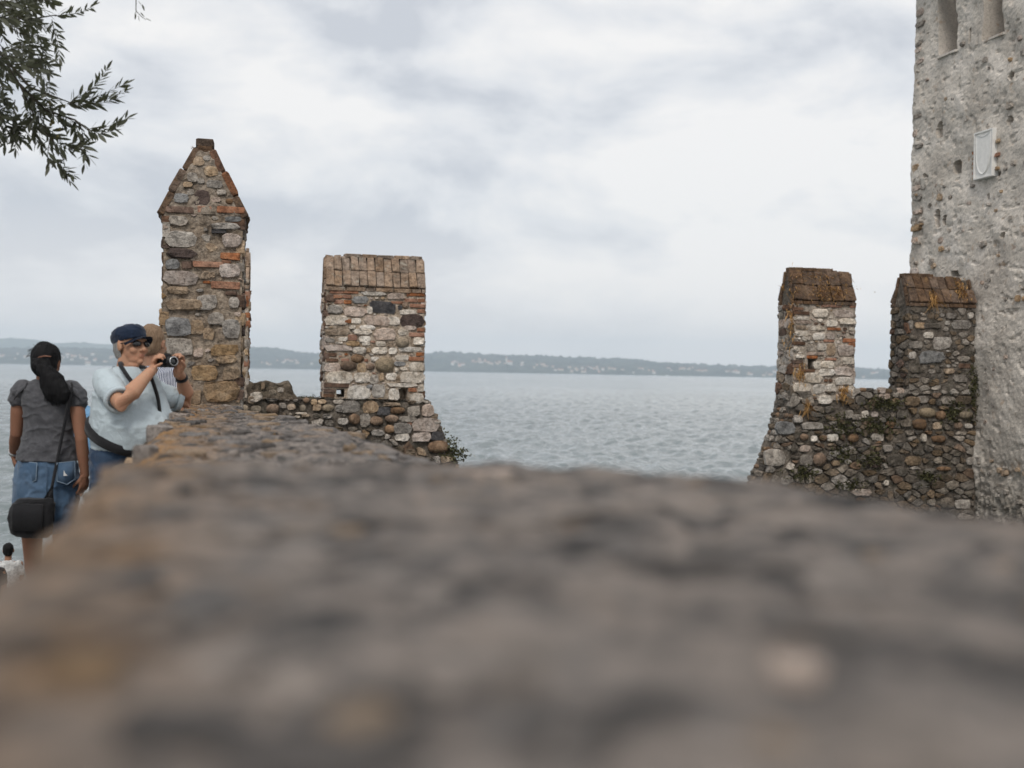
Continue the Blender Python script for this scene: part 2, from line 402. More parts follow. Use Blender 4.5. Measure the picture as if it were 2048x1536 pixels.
def saddle_roof(parent, fr, u0, u1, T, z0, z1, tmat, emat, ncol, rng, rows=2, ridge=(0.0, 1.0), missing=(), gable='mortar', over=.012):
    """ridge along u; tiles on both slopes, a brick course at the eaves, ridge bricks; T = wall thickness"""
    half = T/2 + over; eh = .055
    for side in (1, -1):                       # 1: front slope (towards +N)
        wc = -T/2
        e = fr.at(0, z0+eh, wc + side*half); r = fr.at(0, z1, wc + side*.035)
        S = (r - e); L = S.length; S.normalize(); X = fr.U if side > 0 else -fr.U
        Nn = X.cross(S).normalized()
        cw = (u1-u0+2*over*.6)/ncol
        for rr in range(rows):
            for c in range(ncol):
                if (rr, c) in missing: continue
                uc = u0 - over*.6 + (c+.5 + (0.0))*cw
                cc = fr.at(uc, 0, 0); base = Vector((cc.x, cc.y, 0)) - fr.at(0, 0, 0) + e
                tile(parent, 'roof_tile', tmat, base + S*(L*(rr+.5)/rows) + Nn*(.004 + rng.uniform(-.012, .012)), X, S, Nn, cw - .009, L/rows - .007, .05, rng)
        k = 0; u = u0 - over*.8
        while u < u1 + over*.5:
            bw = min(rng.choice((.13, .24, .26)), u1 + over*.8 - u)
            if bw > .04: tile(parent, 'brick', M[emat], fr.at(u + bw/2, z0 + eh/2 - .002, wc + side*(half - .055)), fr.U, ZV, fr.U.cross(ZV), bw-.010, eh-.006, .13, rng, .05)
            u += bw
    a, b = u0 + (u1-u0)*ridge[0], u0 + (u1-u0)*ridge[1]; u = a
    while u < b - .02:
        bw = min(.22, b-u); tile(parent, 'brick', M[emat], fr.at(u+bw/2, z1 + .018, -T/2), fr.U, fr.N, ZV, bw-.008, .15, .045, rng, .05); u += bw
    V, F = [], []
    q = [(-T/2+T/2+over-.03, z0), (-T/2+.02, z1-.03), (-T/2-.02, z1-.03), (-T-over+.03, z0)]
    for u in (u0, u1):
        for (w, v) in q: V.append(tuple(fr.at(u, v, w)))
    F = [(3, 2, 1, 0), (4, 5, 6, 7), (0, 1, 5, 4), (1, 2, 6, 5), (2, 3, 7, 6), (3, 0, 4, 7)]
    meshobj('roof_core', V, F, M[gable], parent)
    for (u, sg) in ((u0, -1), (u1, 1)):         # rake bricks on the gables
        for side in (1, -1):
            for k in range(3):
                f = (k+.5)/3; e = fr.at(u, z0, -T/2 + side*(T/2+over-.06)); r = fr.at(u, z1-.02, -T/2 + side*.05)
                S = (r-e); L = S.length; S.normalize()
                tile(parent, 'brick', M[emat], e + S*L*f + fr.U*sg*.004, S, fr.N.cross(ZV).cross(S).normalized(), fr.U*sg, L/3-.012, .055, .03, rng)
def zlist(txt, zx, zy, ox, fr, oy=None):
    """stones read off an enlarged view: 'cx cy w h type [rot]' -> face coordinates"""
    out = []
    for ln in txt.replace('\n', ';').split(';'):
        p = ln.split()
        if len(p) < 5: continue
        cx, cy, w, h = map(float, p[:4]); x, y = ox[0] + cx/zx, ox[1] + cy/zx
        u, v = fr.uv(x, y); ua, _ = fr.uv(x - w/zx/2, y); ub, _ = fr.uv(x + w/zx/2, y); _, va = fr.uv(x, y - h/zx/2); _, vb = fr.uv(x, y + h/zx/2)
        out.append((u, v, ub-ua, va-vb, p[4]) + ((math.radians(float(p[5])),) if len(p) > 5 else ()))
    return out
# ------------------------------------------------------------------ water
def water_mat():
    m, nt, b = newmat('lake_water'); p = pos(nt)
    b.inputs['Base Color'].default_value = (.13, .16, .165, 1); b.inputs['IOR'].default_value = 1.33
    b.inputs['Roughness'].default_value = .10
    mp = nd(nt, 'ShaderNodeMapping', {'Vector': p, 'Scale': (1.0, .55, 1.0), 'Rotation': (0, 0, .25)}).outputs[0]
    mp2 = nd(nt, 'ShaderNodeMapping', {'Vector': p, 'Scale': (.10, .035, 1.0), 'Rotation': (0, 0, -.1)}).outputs[0]
    a = noise(nt, mp, .55, 5, .6, .6); f = noise(nt, mp, 3.2, 4, .6, .3); g = noise(nt, mp2, .3, 4, .6)
    h1 = nd(nt, 'ShaderNodeMath', {0: f, 1: .16, 2: a}, operation='MULTIPLY_ADD').outputs[0]
    gs = nd(nt, 'ShaderNodeMapRange', {'Value': g, 'From Min': .32, 'From Max': .68, 'To Min': .35, 'To Max': 1.0}).outputs[0]
    bn = bump(nt, b, h1, 1.0, .48); nt.links.new(gs, bn.inputs['Strength'])
    return m
def build_water():
    ang = np.unique(np.concatenate([np.linspace(-math.pi, -.62, 60), np.linspace(-.62, .60, 620), np.linspace(.60, math.pi, 60)]))
    rad = np.concatenate([[0.0], np.geomspace(5, 20, 30), np.geomspace(20.15, 320, 620), np.geomspace(340, 9850, 66)])
    R, T = np.meshgrid(rad, ang, indexing='ij'); X, Y = R*np.sin(T), R*np.cos(T); Z = np.zeros_like(X)
    rs = np.random.RandomState(3)
    for k in range(54):
        lam = math.exp(rs.uniform(math.log(.7), math.log(6.0))); th = rs.normal(math.radians(100), .55)   # wind mostly from the right
        amp = .0088*lam**.75*(1.0 if lam < 5 else .6); kx, ky = 2*math.pi/lam*math.sin(th), 2*math.pi/lam*math.cos(th); ph = rs.rand()*6.28
        s = np.sin(kx*X + ky*Y + ph); fade = np.clip((R*.0+lam)/np.maximum(R*R/(CZ*1150)*.5, 1e-3), 0, 1)
        Z += amp*(1 - np.abs(s)*1.15 + .1)*fade if k % 2 else amp*s*fade
    Z -= Z[(R > 20) & (R < 200)].mean(); Z *= np.clip((R-2)/10, 0, 1)
    W = len(ang); V = np.stack([X, Y, Z], -1).reshape(-1, 3)
    F = [(i*W+j, i*W+(j+1) % W, (i+1)*W+(j+1) % W, (i+1)*W+j) for i in range(len(rad)-1) for j in range(W-1)]
    F = [(a, d, c, b) for a, b, c, d in F]
    me = bpy.data.meshes.new('water'); me.from_pydata(V.tolist(), [], F); me.shade_smooth(); me.materials.append(water_mat()); me.update()
    o = link(bpy.data.objects.new('water', me)); tag(o, kind='structure'); return o
build_water()

# ------------------------------------------------------------------ far shore
def woods_mat(name, c0, c1, c2):
    m, nt, b = newmat(name); p = pos(nt)
    a = noise(nt, p, .012, 6, .65); f = noise(nt, p, .06, 3, .6)
    c = rampn(nt, a, [(.38, c0), (.52, c1), (.66, c2)])
    c = mixc(nt, .6, c, rampn(nt, f, [(.3, (.5,)*3), (.7, (1.3,)*3)]), 'MULTIPLY')
    nt.links.new(c, b.inputs['Base Color']); b.inputs['Roughness'].default_value = 1.0; b.inputs['Specular IOR Level'].default_value = 0
    return m
def hor(px): return 743.7 + (px - 1024)*math.tan(ROLL)
def ridge(name, prof, d0, d1, d2, cell, nrow, mat, tree):
    pxs = [p[0] for p in prof]; hh = [max(2.0, (hor(x)-y)*d1/FPX + CZ) for x, y in prof]
    xs = np.arange((pxs[0]-1024)/FPX*d1, (pxs[-1]-1024)/FPX*d1, cell)
    Hx = np.interp(xs/d1*FPX + 1024, pxs, hh)
    ys = np.concatenate([np.linspace(d0, d1, nrow), np.linspace(d1, d2, 6)[1:]])
    X, Y = np.meshgrid(xs, ys); prog = np.clip((Y-d0)/(d1-d0), 0, 1)**.72; back = np.clip((d2-Y)/(d2-d1), 0, 1)
    base = Hx[None, :]*np.where(Y <= d1, prog, back)
    P = np.stack([X/90, Y/90, X*0], -1); und = fbm(P/3.5, 3)*.16
    tr = np.maximum(0, fbm(np.stack([X/26, Y/26, X*0+5], -1), 3))*tree
    Z = base*(1 + und*(1-np.abs(prog-.5)*.9)*np.where(Y < d1, (1-prog)*2, 0)) + tr*np.clip(prog*6, 0, 1) - 1.5 + np.clip(prog*20, 0, 3.5)
    Z[0] = -1.0; Xs = X + fbm(P+9, 2)*0; Yw = Y + (fbm(np.stack([X/400, Y*0, Y*0+2], -1), 3)*140)*(1-prog)
    nr, nc = X.shape
    V = np.stack([Xs, Yw, Z], -1).reshape(-1, 3).tolist()
    F = [(i*nc+j, i*nc+j+1, (i+1)*nc+j+1, (i+1)*nc+j) for i in range(nr-1) for j in range(nc-1)]
    o = meshobj(name, V, F, mat, None, False); tag(o, kind='structure')
    def height(px, f):
        y = d0 + (d1-d0)*f; x = (px-1024)/FPX*y
        jx = int(np.clip(np.searchsorted(xs, x), 0, len(xs)-1)); iy = int(np.clip(np.searchsorted(ys, y), 0, len(ys)-1))
        return x, float(Yw[iy, jx]), float(Z[iy, jx])
    return height
near_prof = [(-700, 706), (-300, 702), (0, 697), (60, 698), (150, 698), (235, 700), (330, 702), (420, 700), (500, 696), (530, 697), (555, 698), (582, 705), (600, 708), (650, 709), (760, 710), (850, 708),
             (880, 706), (905, 706), (950, 709), (1000, 711), (1100, 714), (1200, 718), (1245, 718), (1290, 723), (1350, 729), (1400, 731), (1500, 734), (1560, 735), (1700, 738), (1790, 741), (1900, 746), (2100, 751), (2700, 764)]
far_prof = [(-700, 700), (-300, 688), (-80, 681), (0, 678), (20, 676), (70, 680), (110, 687), (150, 685), (190, 688), (240, 690), (330, 694), (420, 700), (560, 712), (760, 722)]
shore_h = ridge('shore_hills', near_prof, 5000, 6300, 7200, 9.0, 46, woods_mat('wooded_slope', (.016, .022, .018), (.036, .046, .034), (.10, .10, .07)), 13.0)
ridge('far_hills', far_prof, 7900, 9000, 9500, 22.0, 12, woods_mat('distant_slope', (.03, .045, .025), (.05, .07, .035), (.09, .10, .05)), 10.0)
def plain(name, c, rough=.8, spec=.3, metal=0.0):
    m, nt, b = newmat(name); p = nd(nt, 'ShaderNodeTexCoord').outputs['Object']
    n = noise(nt, p, 14, 5, .6); col = mixc(nt, .35, c, rampn(nt, n, [(.3, (.72,)*3), (.7, (1.2,)*3)]), 'MULTIPLY')
    nt.links.new(col, b.inputs['Base Color']); b.inputs['Roughness'].default_value = rough; b.inputs['Specular IOR Level'].default_value = spec; b.inputs['Metallic'].default_value = metal
    return m
walls = [plain('cream_render', (.48, .42, .35)), plain('pink_render', (.55, .38, .30)), plain('white_render', (.55, .53, .50))]
roofm = plain('clay_roof', (.34, .15, .09))
def house_mesh(w, d, h, r, wm):
    V = [(-w, -d, -4), (w, -d, -4), (w, d, -4), (-w, d, -4), (-w, -d, h), (w, -d, h), (w, d, h), (-w, d, h), (-w-.5, 0, h+r), (w+.5, 0, h+r), (-w-.6, -d-.7, h-.3), (w+.6, -d-.7, h-.3), (w+.6, d+.7, h-.3), (-w-.6, d+.7, h-.3)]
    F = [(0, 1, 5, 4), (1, 2, 6, 5), (2, 3, 7, 6), (3, 0, 4, 7), (4, 8, 7), (5, 6, 9), (10, 11, 9, 8), (12, 13, 8, 9)]
    me = bpy.data.meshes.new('house'); me.from_pydata(V, [], F); me.materials.append(wm); me.materials.append(roofm)
    for i in (6, 7): me.polygons[i].material_index = 1
    return me
rng = random.Random(11)
hmesh = [house_mesh(7, 5, 6.5, 2.6, walls[0]), house_mesh(10, 6, 8, 3, walls[2]), house_mesh(6, 5, 6, 2.4, walls[1]), house_mesh(14, 6, 7, 2.6, walls[0]), house_mesh(8, 6, 9.5, 2.8, walls[2])]
clus = [(1000, 40, .28, 22), (1060, 50, .15, 16), (1170, 60, .07, 34), (1210, 40, .12, 18), (1290, 50, .08, 14), (1395, 30, .16, 20), (1460, 60, .12, 18), (1520, 40, .06, 14), (950, 40, .32, 12), (900, 40, .2, 12),
        (560, 30, .22, 16), (520, 20, .12, 6), (590, 25, .18, 8), (30, 60, .22, 26), (150, 60, .20, 30), (180, 50, .10, 14), (230, 40, .15, 8), (1740, 30, .12, 12)]
for px, sp, f, n in clus:
    for k in range(int(n*.5)):
        x, y, z = shore_h(px + rng.gauss(0, sp*.55), min(.55, max(.015, f + rng.gauss(0, .05))))
        o = bpy.data.objects.new('house', rng.choice(hmesh)); o.rotation_euler.z = rng.uniform(-.5, .5); s = rng.uniform(.5, .95)
        o.location = (x, y - 2, z + 3.0); o.scale = (s, s, s)
        COL.objects.link(o); tag(o, 'tiny pale house with clay roof on the wooded far shore', 'house', 'houses on the far shore')
x, y, z = shore_h(1012, .20)
ch = empty('church', (x, y, z), 'pale church with tall slender bell tower on the far shore', 'church')
def bmbox(bm, c, s, rot=None):
    mm = Matrix.Translation(Vector(c)) @ (rot.to_4x4() if rot else Matrix()) @ Matrix.Diagonal((s[0], s[1], s[2], 1))
    return bmesh.ops.create_cube(bm, size=1.0, matrix=mm)
bm = bmesh.new(); bmbox(bm, (x, y, z+15), (6, 6, 40)); bmobj('bell_tower', bm, walls[2], ch, False)
bm = bmesh.new(); bmesh.ops.create_cone(bm, segments=4, radius1=5, radius2=.2, depth=9, cap_ends=True, matrix=Matrix.Translation((x, y, z+39.5)) @ Matrix.Rotation(math.pi/4, 4, 'Z')); bmobj('spire', bm, roofm, ch, False)
o = bpy.data.objects.new('nave', house_mesh(14, 8, 12, 5, walls[2])); link(o, ch, Matrix.Translation((x+14, y+3, z+3)))
# boats far out
whitem = plain('white_hull', (.8, .8, .8), .4)
def boat(px, d, L, hgt, label, name):
    b0 = empty(name, (0, 0, 0), label, 'boat'); c = PT(px, hor(px), d); X, Y = c.x, c.y
    V = []; n = 9
    for (z, k) in ((0.0, .8), (hgt*.42, 1.0)):
        for i in range(n):
            f = i/(n-1); w = math.sin(math.pi*min(1, f*1.25+.18))*.17*L*k if f < .99 else .02; V.append((X + (f-.5)*L*k, Y-w, z))
        for i in range(n):
            f = 1-i/(n-1); w = math.sin(math.pi*min(1, f*1.25+.18))*.17*L*k if f < .99 else .02; V.append((X + (f-.5)*L*k, Y+w, z))
    q = 2*n; F = [(i, (i+1) % q, q+(i+1) % q, q+i) for i in range(q)] + [tuple(range(q, 2*q))]
    meshobj('hull', V, F, whitem, b0)
    bm = bmesh.new(); bmbox(bm, (X-L*.06, Y, hgt*.62), (L*.5, L*.17, hgt*.42)); bmesh.ops.bevel(bm, geom=bm.edges[:], offset=hgt*.08, segments=2, affect='EDGES'); bmobj('cabin', bm, whitem, b0, False)
    bm = bmesh.new(); bmbox(bm, (X-L*.06, Y-L*.086, hgt*.66), (L*.44, .03*L, hgt*.13)); bmobj('window_band', bm, plain('boat_glass', (.03, .04, .05), .2), b0, False)
boat(177, 3900, 24, 7.5, 'white ferry under the far shore beside the dark-haired woman', 'ferry')
boat(1334, 3300, 9, 3.4, 'small white motorboat out on the open lake', 'motorboat')

# ------------------------------------------------------------------ haze over the lake
hz = bmesh.new(); bmbox(hz, (0, 0, 144), (20000, 20000, 293))
ho = bmobj('haze', hz, None, None, False); tag(ho, kind='stuff')
hm = bpy.data.materials.new('lake_haze'); hm.use_nodes = True; hm.node_tree.nodes.clear()
hv = hm.node_tree.nodes.new('ShaderNodeVolumePrincipled'); hout = hm.node_tree.nodes.new('ShaderNodeOutputMaterial')
hv.inputs['Color'].default_value = (.78, .89, 1.0, 1); hv.inputs['Density'].default_value = 1.5e-4; hv.inputs['Anisotropy'].default_value = 0
hm.node_tree.links.new(hv.outputs[0], hout.inputs['Volume']); ho.data.materials.append(hm)

# ------------------------------------------------------------------ ground
def slab(name, pts, z, zb, mat):
    n = len(pts); V = [(x, y, z) for x, y in pts] + [(x, y, zb) for x, y in pts]
    F = [tuple(range(n)), tuple(reversed(range(n, 2*n)))] + [(i, n+i, n+(i+1) % n, (i+1) % n) for i in range(n)]
    o = meshobj(name, V, F, mat); tag(o, kind='structure'); return o
paving = rock('quay_paving', [(.20, .18, .155), (.31, .285, .25), (.40, .37, .33)], 3, 0, (.12, .10, .085), .4, .5)
def abx(s, t): p = AB(s, t, 0); return (p.x, p.y)
slab('quay', [abx(-6, -8), abx(6.2, -8), abx(6.3, -1.42), abx(16.2, -1.42), abx(16.2, -.2), abx(8.5, -.12), abx(-6, -.05)], 2.5, -1.0, paving)
slab('lower_quay', [abx(11.6, -6.5), abx(17, -6.5), abx(17, -1.43), abx(11.6, -1.43)], .5, -1.0, paving)

# ------------------------------------------------------------------ near parapet wall
def parapet_mat():
    m, nt, b = newmat('parapet_mortar'); p = pos(nt)
    a = noise(nt, p, 5.5, 6, .62, .3); f = noise(nt, p, 17, 5, .6, .4); g = noise(nt, p, 70, 5, .7)
    c = rampn(nt, a, [(.34, (.042, .042, .044)), (.45, (.115, .108, .103)), (.55, (.19, .173, .162)), (.68, (.23, .19, .155))])
    c = mixc(nt, rampn(nt, f, [(.44, (0,)*3), (.58, (.85,)*3)]), c, (.29, .25, .222))
    c = mixc(nt, rampn(nt, noise(nt, p, 9, 4, .6, .5), [(.52, (0,)*3), (.64, (.9,)*3)]), c, (.040, .039, .040))
    c = mixc(nt, rampn(nt, noise(nt, p, 6.3, 5, .6, .2), [(.60, (0,)*3), (.72, (.7,)*3)]), c, (.26, .17, .10))
    # ochre lichen along the promenade edge (left): follows the wall's own long axis
    dt = nd(nt, 'ShaderNodeVectorMath', {0: p, 1: (B2.x, B2.y, 0)}, operation='DOT_PRODUCT').outputs['Value']
    ed = nd(nt, 'ShaderNodeMapRange', {'Value': dt, 'From Min': .02, 'From Max': -.26, 'To Min': 0, 'To Max': .9}).outputs[0]
    ed2 = nd(nt, 'ShaderNodeMath', {0: ed, 1: rampn(nt, f, [(.35, (0,)*3), (.6, (1,)*3)])}, operation='MULTIPLY').outputs[0]
    c = mixc(nt, ed2, c, (.33, .19, .085))
    c = mixc(nt, .8, c, rampn(nt, g, [(.3, (.5,)*3), (.5, (1,)*3), (.72, (1.25,)*3)]), 'MULTIPLY')
    nt.links.new(c, b.inputs['Base Color']); b.inputs['Roughness'].default_value = .95; b.inputs['Specular IOR Level'].default_value = .2
    bump(nt, b, nd(nt, 'ShaderNodeMath', {0: noise(nt, p, 30, 8, .7), 1: g}, operation='ADD').outputs[0], .8, .02)
    return m
PM = parapet_mat()
M['q'] = rock('coping_stone', [(.12, .11, .105), (.18, .165, .155), (.24, .215, .20)], 9, .2, (.13, .115, .105), .5, .8)
M['h'] = rock('coping_stone_pale', [(.19, .165, .15), (.26, .225, .20), (.32, .28, .25)], 9, .2, (.17, .15, .135), .5, .8)
M['i'] = rock('coping_stone_dark', [(.07, .065, .062), (.11, .10, .095), (.15, .135, .125)], 9, .2, (.06, .055, .05), .5, .8)
M['j'] = rock('coping_stone_ochre', [(.16, .11, .07), (.25, .175, .11), (.32, .235, .16)], 9, .2, (.11, .085, .06), .5, .8)
pw = empty('parapet_wall', AB(3, .2, 0), 'broad rough grey-brown parapet wall with crumbling top in the foreground', 'wall')
def loft_wall(name, svals, lf, rf, zf, zb, ntop, nside, amp, parent, endcap=True, rnd=.06, fs=1.0):
    rows = []
    for s in svals:
        l, r, z = lf(s), rf(s), zf(s); row = []
        for k in range(nside): row.append((s, l, zb + (z-.03-zb)*(k/nside)**.6, 0))
        for k in range(ntop+1):
            t = l + (r-l)*k/ntop; ed = min(t-l, r-t); dz = -rnd*max(0, 1-ed/(.14 if fs == 1 else .05))**2
            row.append((s, t, z+dz, 1))
        for k in range(nside): row.append((s, r, zb + (z-.03-zb)*(1-(k+1)/nside)**.6, 0))
        rows.append(row)
    R = np.array(rows); P = R[..., 0:1]*np.array(A2) + R[..., 1:2]*np.array(B2); P[..., 2] = R[..., 2]
    top = R[..., 3]; d1 = fbm(P*3.1*fs, 3, .5)*.5 + fbm(P*9.0*fs+3, 5, .62) + fbm(P*26*fs+7, 3, .6)*.4
    pit = np.minimum(0, fbm(P*6.5*fs+20, 3)+.45)*2.0
    D = amp*(d1 + pit); P[..., 2] += D*np.where(top > 0, 1, .3)
    side = np.where(R[..., 1] < (R[:, :1, 1]+R[:, -1:, 1])/2, -1, 1)
    P += (np.where(top > 0, .35, 1.6)*D*side)[..., None]*np.array(B2)
    P += (amp*.6*fbm(P*8+40, 3))[..., None]*np.array(A2)
    nr, nc = R.shape[:2]; V = P.reshape(-1, 3).tolist()
    F = [(i*nc+j, (i+1)*nc+j, (i+1)*nc+j+1, i*nc+j+1) for i in range(nr-1) for j in range(nc-1)]
    F = [tuple(reversed(f)) for f in F]
    if endcap: F += [tuple(range(nc)), tuple(reversed([(nr-1)*nc+j for j in range(nc)]))]
    return meshobj(name, V, F, PM, parent, True)
def ip(tab): return lambda s: float(np.interp(s, [p[0] for p in tab], [p[1] for p in tab]))
near_r = ip([(-4, 2.4), (-1.5, 1.8), (0, 1.3), (.6, 1.02), (1.025, .786), (1.162, .74), (1.432, .68), (1.56, .58), (1.678, .462), (1.77, .34)])
near_z = ip([(-4, 3.86), (1.66, 3.86), (1.74, 3.856), (1.79, 3.82), (1.83, 3.70), (1.86, 3.60)])
far_l = ip([(1.3, -.03), (1.9, -.06), (2.6, -.15), (3.4, -.27), (3.8, -.33), (4.2, -.352), (7.0, -.43), (7.9, -.47), (9.45, -.575), (16, -.60)])
far_r = ip([(1.3, .25), (2.6, .60), (3.97, .70), (5.36, .61), (6.2, .53), (7.33, .27), (8.94, .05), (9.45, .04), (16, .05)])
far_z = ip([(1.3, 3.66), (3.3, 3.69), (4.5, 3.70), (9, 3.69), (16, 3.66)])
loft_wall('coping', np.concatenate([np.linspace(-4, 0, 60), np.linspace(.02, 1.86, 170)]), ip([(-4, -.14), (.6, -.155), (.76, -.158), (1.17, -.163), (1.45, -.168), (1.69, -.182), (1.86, -.185)]), near_r, near_z, -1, 110, 30, .0065, pw, True, .016, 1.7)
loft_wall('masonry', np.concatenate([np.linspace(1.3, 9.6, 330), np.linspace(9.65, 15.9, 90)]), far_l, far_r, far_z, -1, 60, 30, .015, pw)
# stones bedded in the wall top: singled-out ones first, then a scatter
class TopFrame(Frame):
    def __init__(s, z): s.z = z
    def m4(s, x, y, rot=0):
        c, q = math.cos(rot), math.sin(rot); return Matrix(((c, -q, 0, x), (q, c, 0, y), (0, 0, 1, s.z), (0, 0, 0, 1)))
rng = random.Random(5)
tf = TopFrame(3.855)
for px, py, w, h, ty in [(970, 948, .17, .20, 'P'), (885, 962, .05, .06, 'j'), (1590, 1330, .045, .055, 'P'), (860, 1200, .06, .08, 'h'), (1050, 1205, .07, .08, 'h'), (170, 1330, .05, .06, 'j'), (640, 1180, .06, .07, 'q'), (1780, 1090, .10, .10, 'h'),
                         (1840, 1300, .06, .06, 'i'), (830, 1135, .07, .07, 'i'), (1270, 1062, .10, .10, 'i'), (1110, 1000, .16, .10, 'i'), (720, 1440, .04, .05, 'j'), (460, 1330, .05, .06, 'h'), (640, 1415, .05, .05, 'i'), (1530, 1500, .05, .045, 'j'), (1690, 1140, .09, .08, 'h'), (920, 1000, .12, .12, 'q'), (1150, 1135, .08, .07, 'q')]:
    p = PZ(px, py, 3.86); put_stone(tf, pw, p.x, p.y, w*.56, h*.56, ty, rng, rng.uniform(-.6, .6), proud=.008 if ty not in 'iq' else .005)
for k in range(110):
    s = rng.uniform(.35, 1.65); l, r = -.13, near_r(s); t = rng.uniform(l+.04, r-.04); p = AB(s, t, 0); w = rng.uniform(.02, .07)
    put_stone(tf, pw, p.x, p.y, w, w*rng.uniform(.7, 1.1), rng.choice('qqhhhiiihj'), rng, rng.uniform(0, 3), proud=rng.uniform(.003, .008))
for k in range(130):
    s = rng.uniform(2.4, 9.2); l, r = far_l(s), far_r(s); t = rng.uniform(l+.03, r-.03); p = AB(s, t, 0); w = rng.uniform(.05, .14)
    tf.z = far_z(s) - .004; put_stone(tf, pw, p.x, p.y, w, w*rng.uniform(.6, 1.0), rng.choice('qqhjjjih'), rng, rng.uniform(0, 3), proud=rng.uniform(.010, .022))
# facing stones on the two long sides
def side_faces(s0, s1, t, out, ztop, n):
    global rng
    fr = Frame(AB(0, t, 0), A2 if out > 0 else -A2, B2*out); a, b = (s0, s1) if out > 0 else (-s1, -s0)
    lay(fr, pw, [(a, 1.2), (b, 1.2), (b, ztop-.04), (a, ztop-.04)], [], rng, 'GGTTLOSB', (.30, .17), .1, .014, (.02, .045), n, 'g')
side_faces(3.6, 9.3, -.40, -1, 3.68, 90)
# ------------------------------------------------------------------ battlements
def merlon(parent, label, fr, u0, u1, T, zb, ze, hand, mixF, mixS, mortar, rng, cell=(.15, .075), skip=0., holes=(), proud=(.006, .02), quoin=None, scell=(.2, .09)):
    V, F = [], []
    fl, frr, fb = Frame(fr.at(u0, 0), -fr.N*-1, -fr.U), Frame(fr.at(u1, 0), -fr.N, fr.U), Frame(fr.at(u1, 0, -T), -fr.U, -fr.N)
    panel(V, F, fr, (zb, ze), lambda v: u0, lambda v: u1, .025, .012, holes, .003, 9, 1.3)
    panel(V, F, fl, (zb, ze), lambda v: -T, lambda v: 0, .03, .012, (), 0, 9, 2.1)
    panel(V, F, frr, (zb, ze), lambda v: 0, lambda v: T, .03, .012, (), 0, 9, 3.1)
    panel(V, F, fb, (zb, ze), lambda v: 0, lambda v: u1-u0, .05, .015, [(u1-b, u1-a, c, d, e) for a, b, c, d, e in holes if e is None], 0, 9, 4.1)
    for a, b, c, d, e in holes:
        if e is None:
            k = len(V)
            for w in (0.0, -T):
                for (u, v) in ((a, c), (b, c), (b, d), (a, d)): V.append(tuple(fr.at(u, v, w)))
            F += [(k, k+1, k+5, k+4), (k+1, k+2, k+6, k+5), (k+2, k+3, k+7, k+6), (k+3, k, k+4, k+7)]
    mo = meshobj('merlon', V, F, M[mortar], parent, False); mo['label'] = label
    e = .012; trimmed = []
    for st in hand:
        a, b = max(st[0]-st[2]/2, u0-.012), min(st[0]+st[2]/2, u1+.012)
        if b - a > .03: trimmed.append(((a+b)/2, st[1], b-a) + tuple(st[3:]))
    hand = trimmed
    lay(fr, mo, [(u0-e, zb), (u1+e, zb), (u1+e, ze), (u0-e, ze)], hand + [((a+b)/2, (c+d)/2, b-a, d-c, '-') for a, b, c, d, q in holes], rng, mixF, cell, skip, .009, proud)
    lay(fl, mo, [(-T-e, zb), (e, zb), (e, ze), (-T-e, ze)], [], rng, mixS, scell, skip*.6, .010, (.012, .035))
    lay(frr, mo, [(-e, zb), (T+e, zb), (T+e, ze), (-e, ze)], [], rng, mixS, scell, skip*.6, .010, (.010, .03))
    return mo
rng = random.Random(21)
# --- pointed merlon at the end of the parapet (seen gable-on)
S1, T0, T1, LEN = 9.45, -.572, .035, 1.15
f1 = Frame(AB(S1, 0, 0), B2, -A2)
zb1, ze1 = 3.62, f1.uv(405, 428)[1]; zr1 = f1.uv(405, 300)[1]
h1 = zlist('''165 577 165 85 G; 435 585 105 72 P; 440 473 90 28 S; 400 510 160 36 G; 365 537 80 20 D; 165 655 160 50 U; 425 670 105 36 R; 310 712 165 30 R; 405 699 50 18 R; 120 710 75 55 S; 195 715 55 40 K
165 785 180 80 P; 425 745 110 75 P; 295 770 50 40 T; 330 768 30 30 T; 400 823 155 40 R; 300 806 40 14 R; 190 925 220 60 T; 300 915 110 80 G; 445 915 55 55 G; 150 1043 135 105 S; 250 1045 70 80 T; 430 1055 95 95 G; 155 1150 140 90 G
255 1180 50 50 P; 395 1165 150 58 O; 405 1215 110 45 T; 290 1288 145 80 O; 430 1290 90 70 O; 375 1383 195 105 T; 240 1415 60 75 T; 130 1340 100 60 G; 130 1260 100 60 G; 150 480 100 50 G; 150 850 120 40 T; 430 865 60 20 K; 350 1000 90 70 G; 310 1080 60 60 T''', 2.648, 0, (300, 260), f1)
mo1 = merlon(pw, 'tall slender merlon with a pointed brick-edged gable', f1, T0, T1, LEN, zb1, ze1, h1, 'GTPTOG', 'GGTTKU', 'mortar_b', rng, (.13, .05), .35, (), (.004, .014))
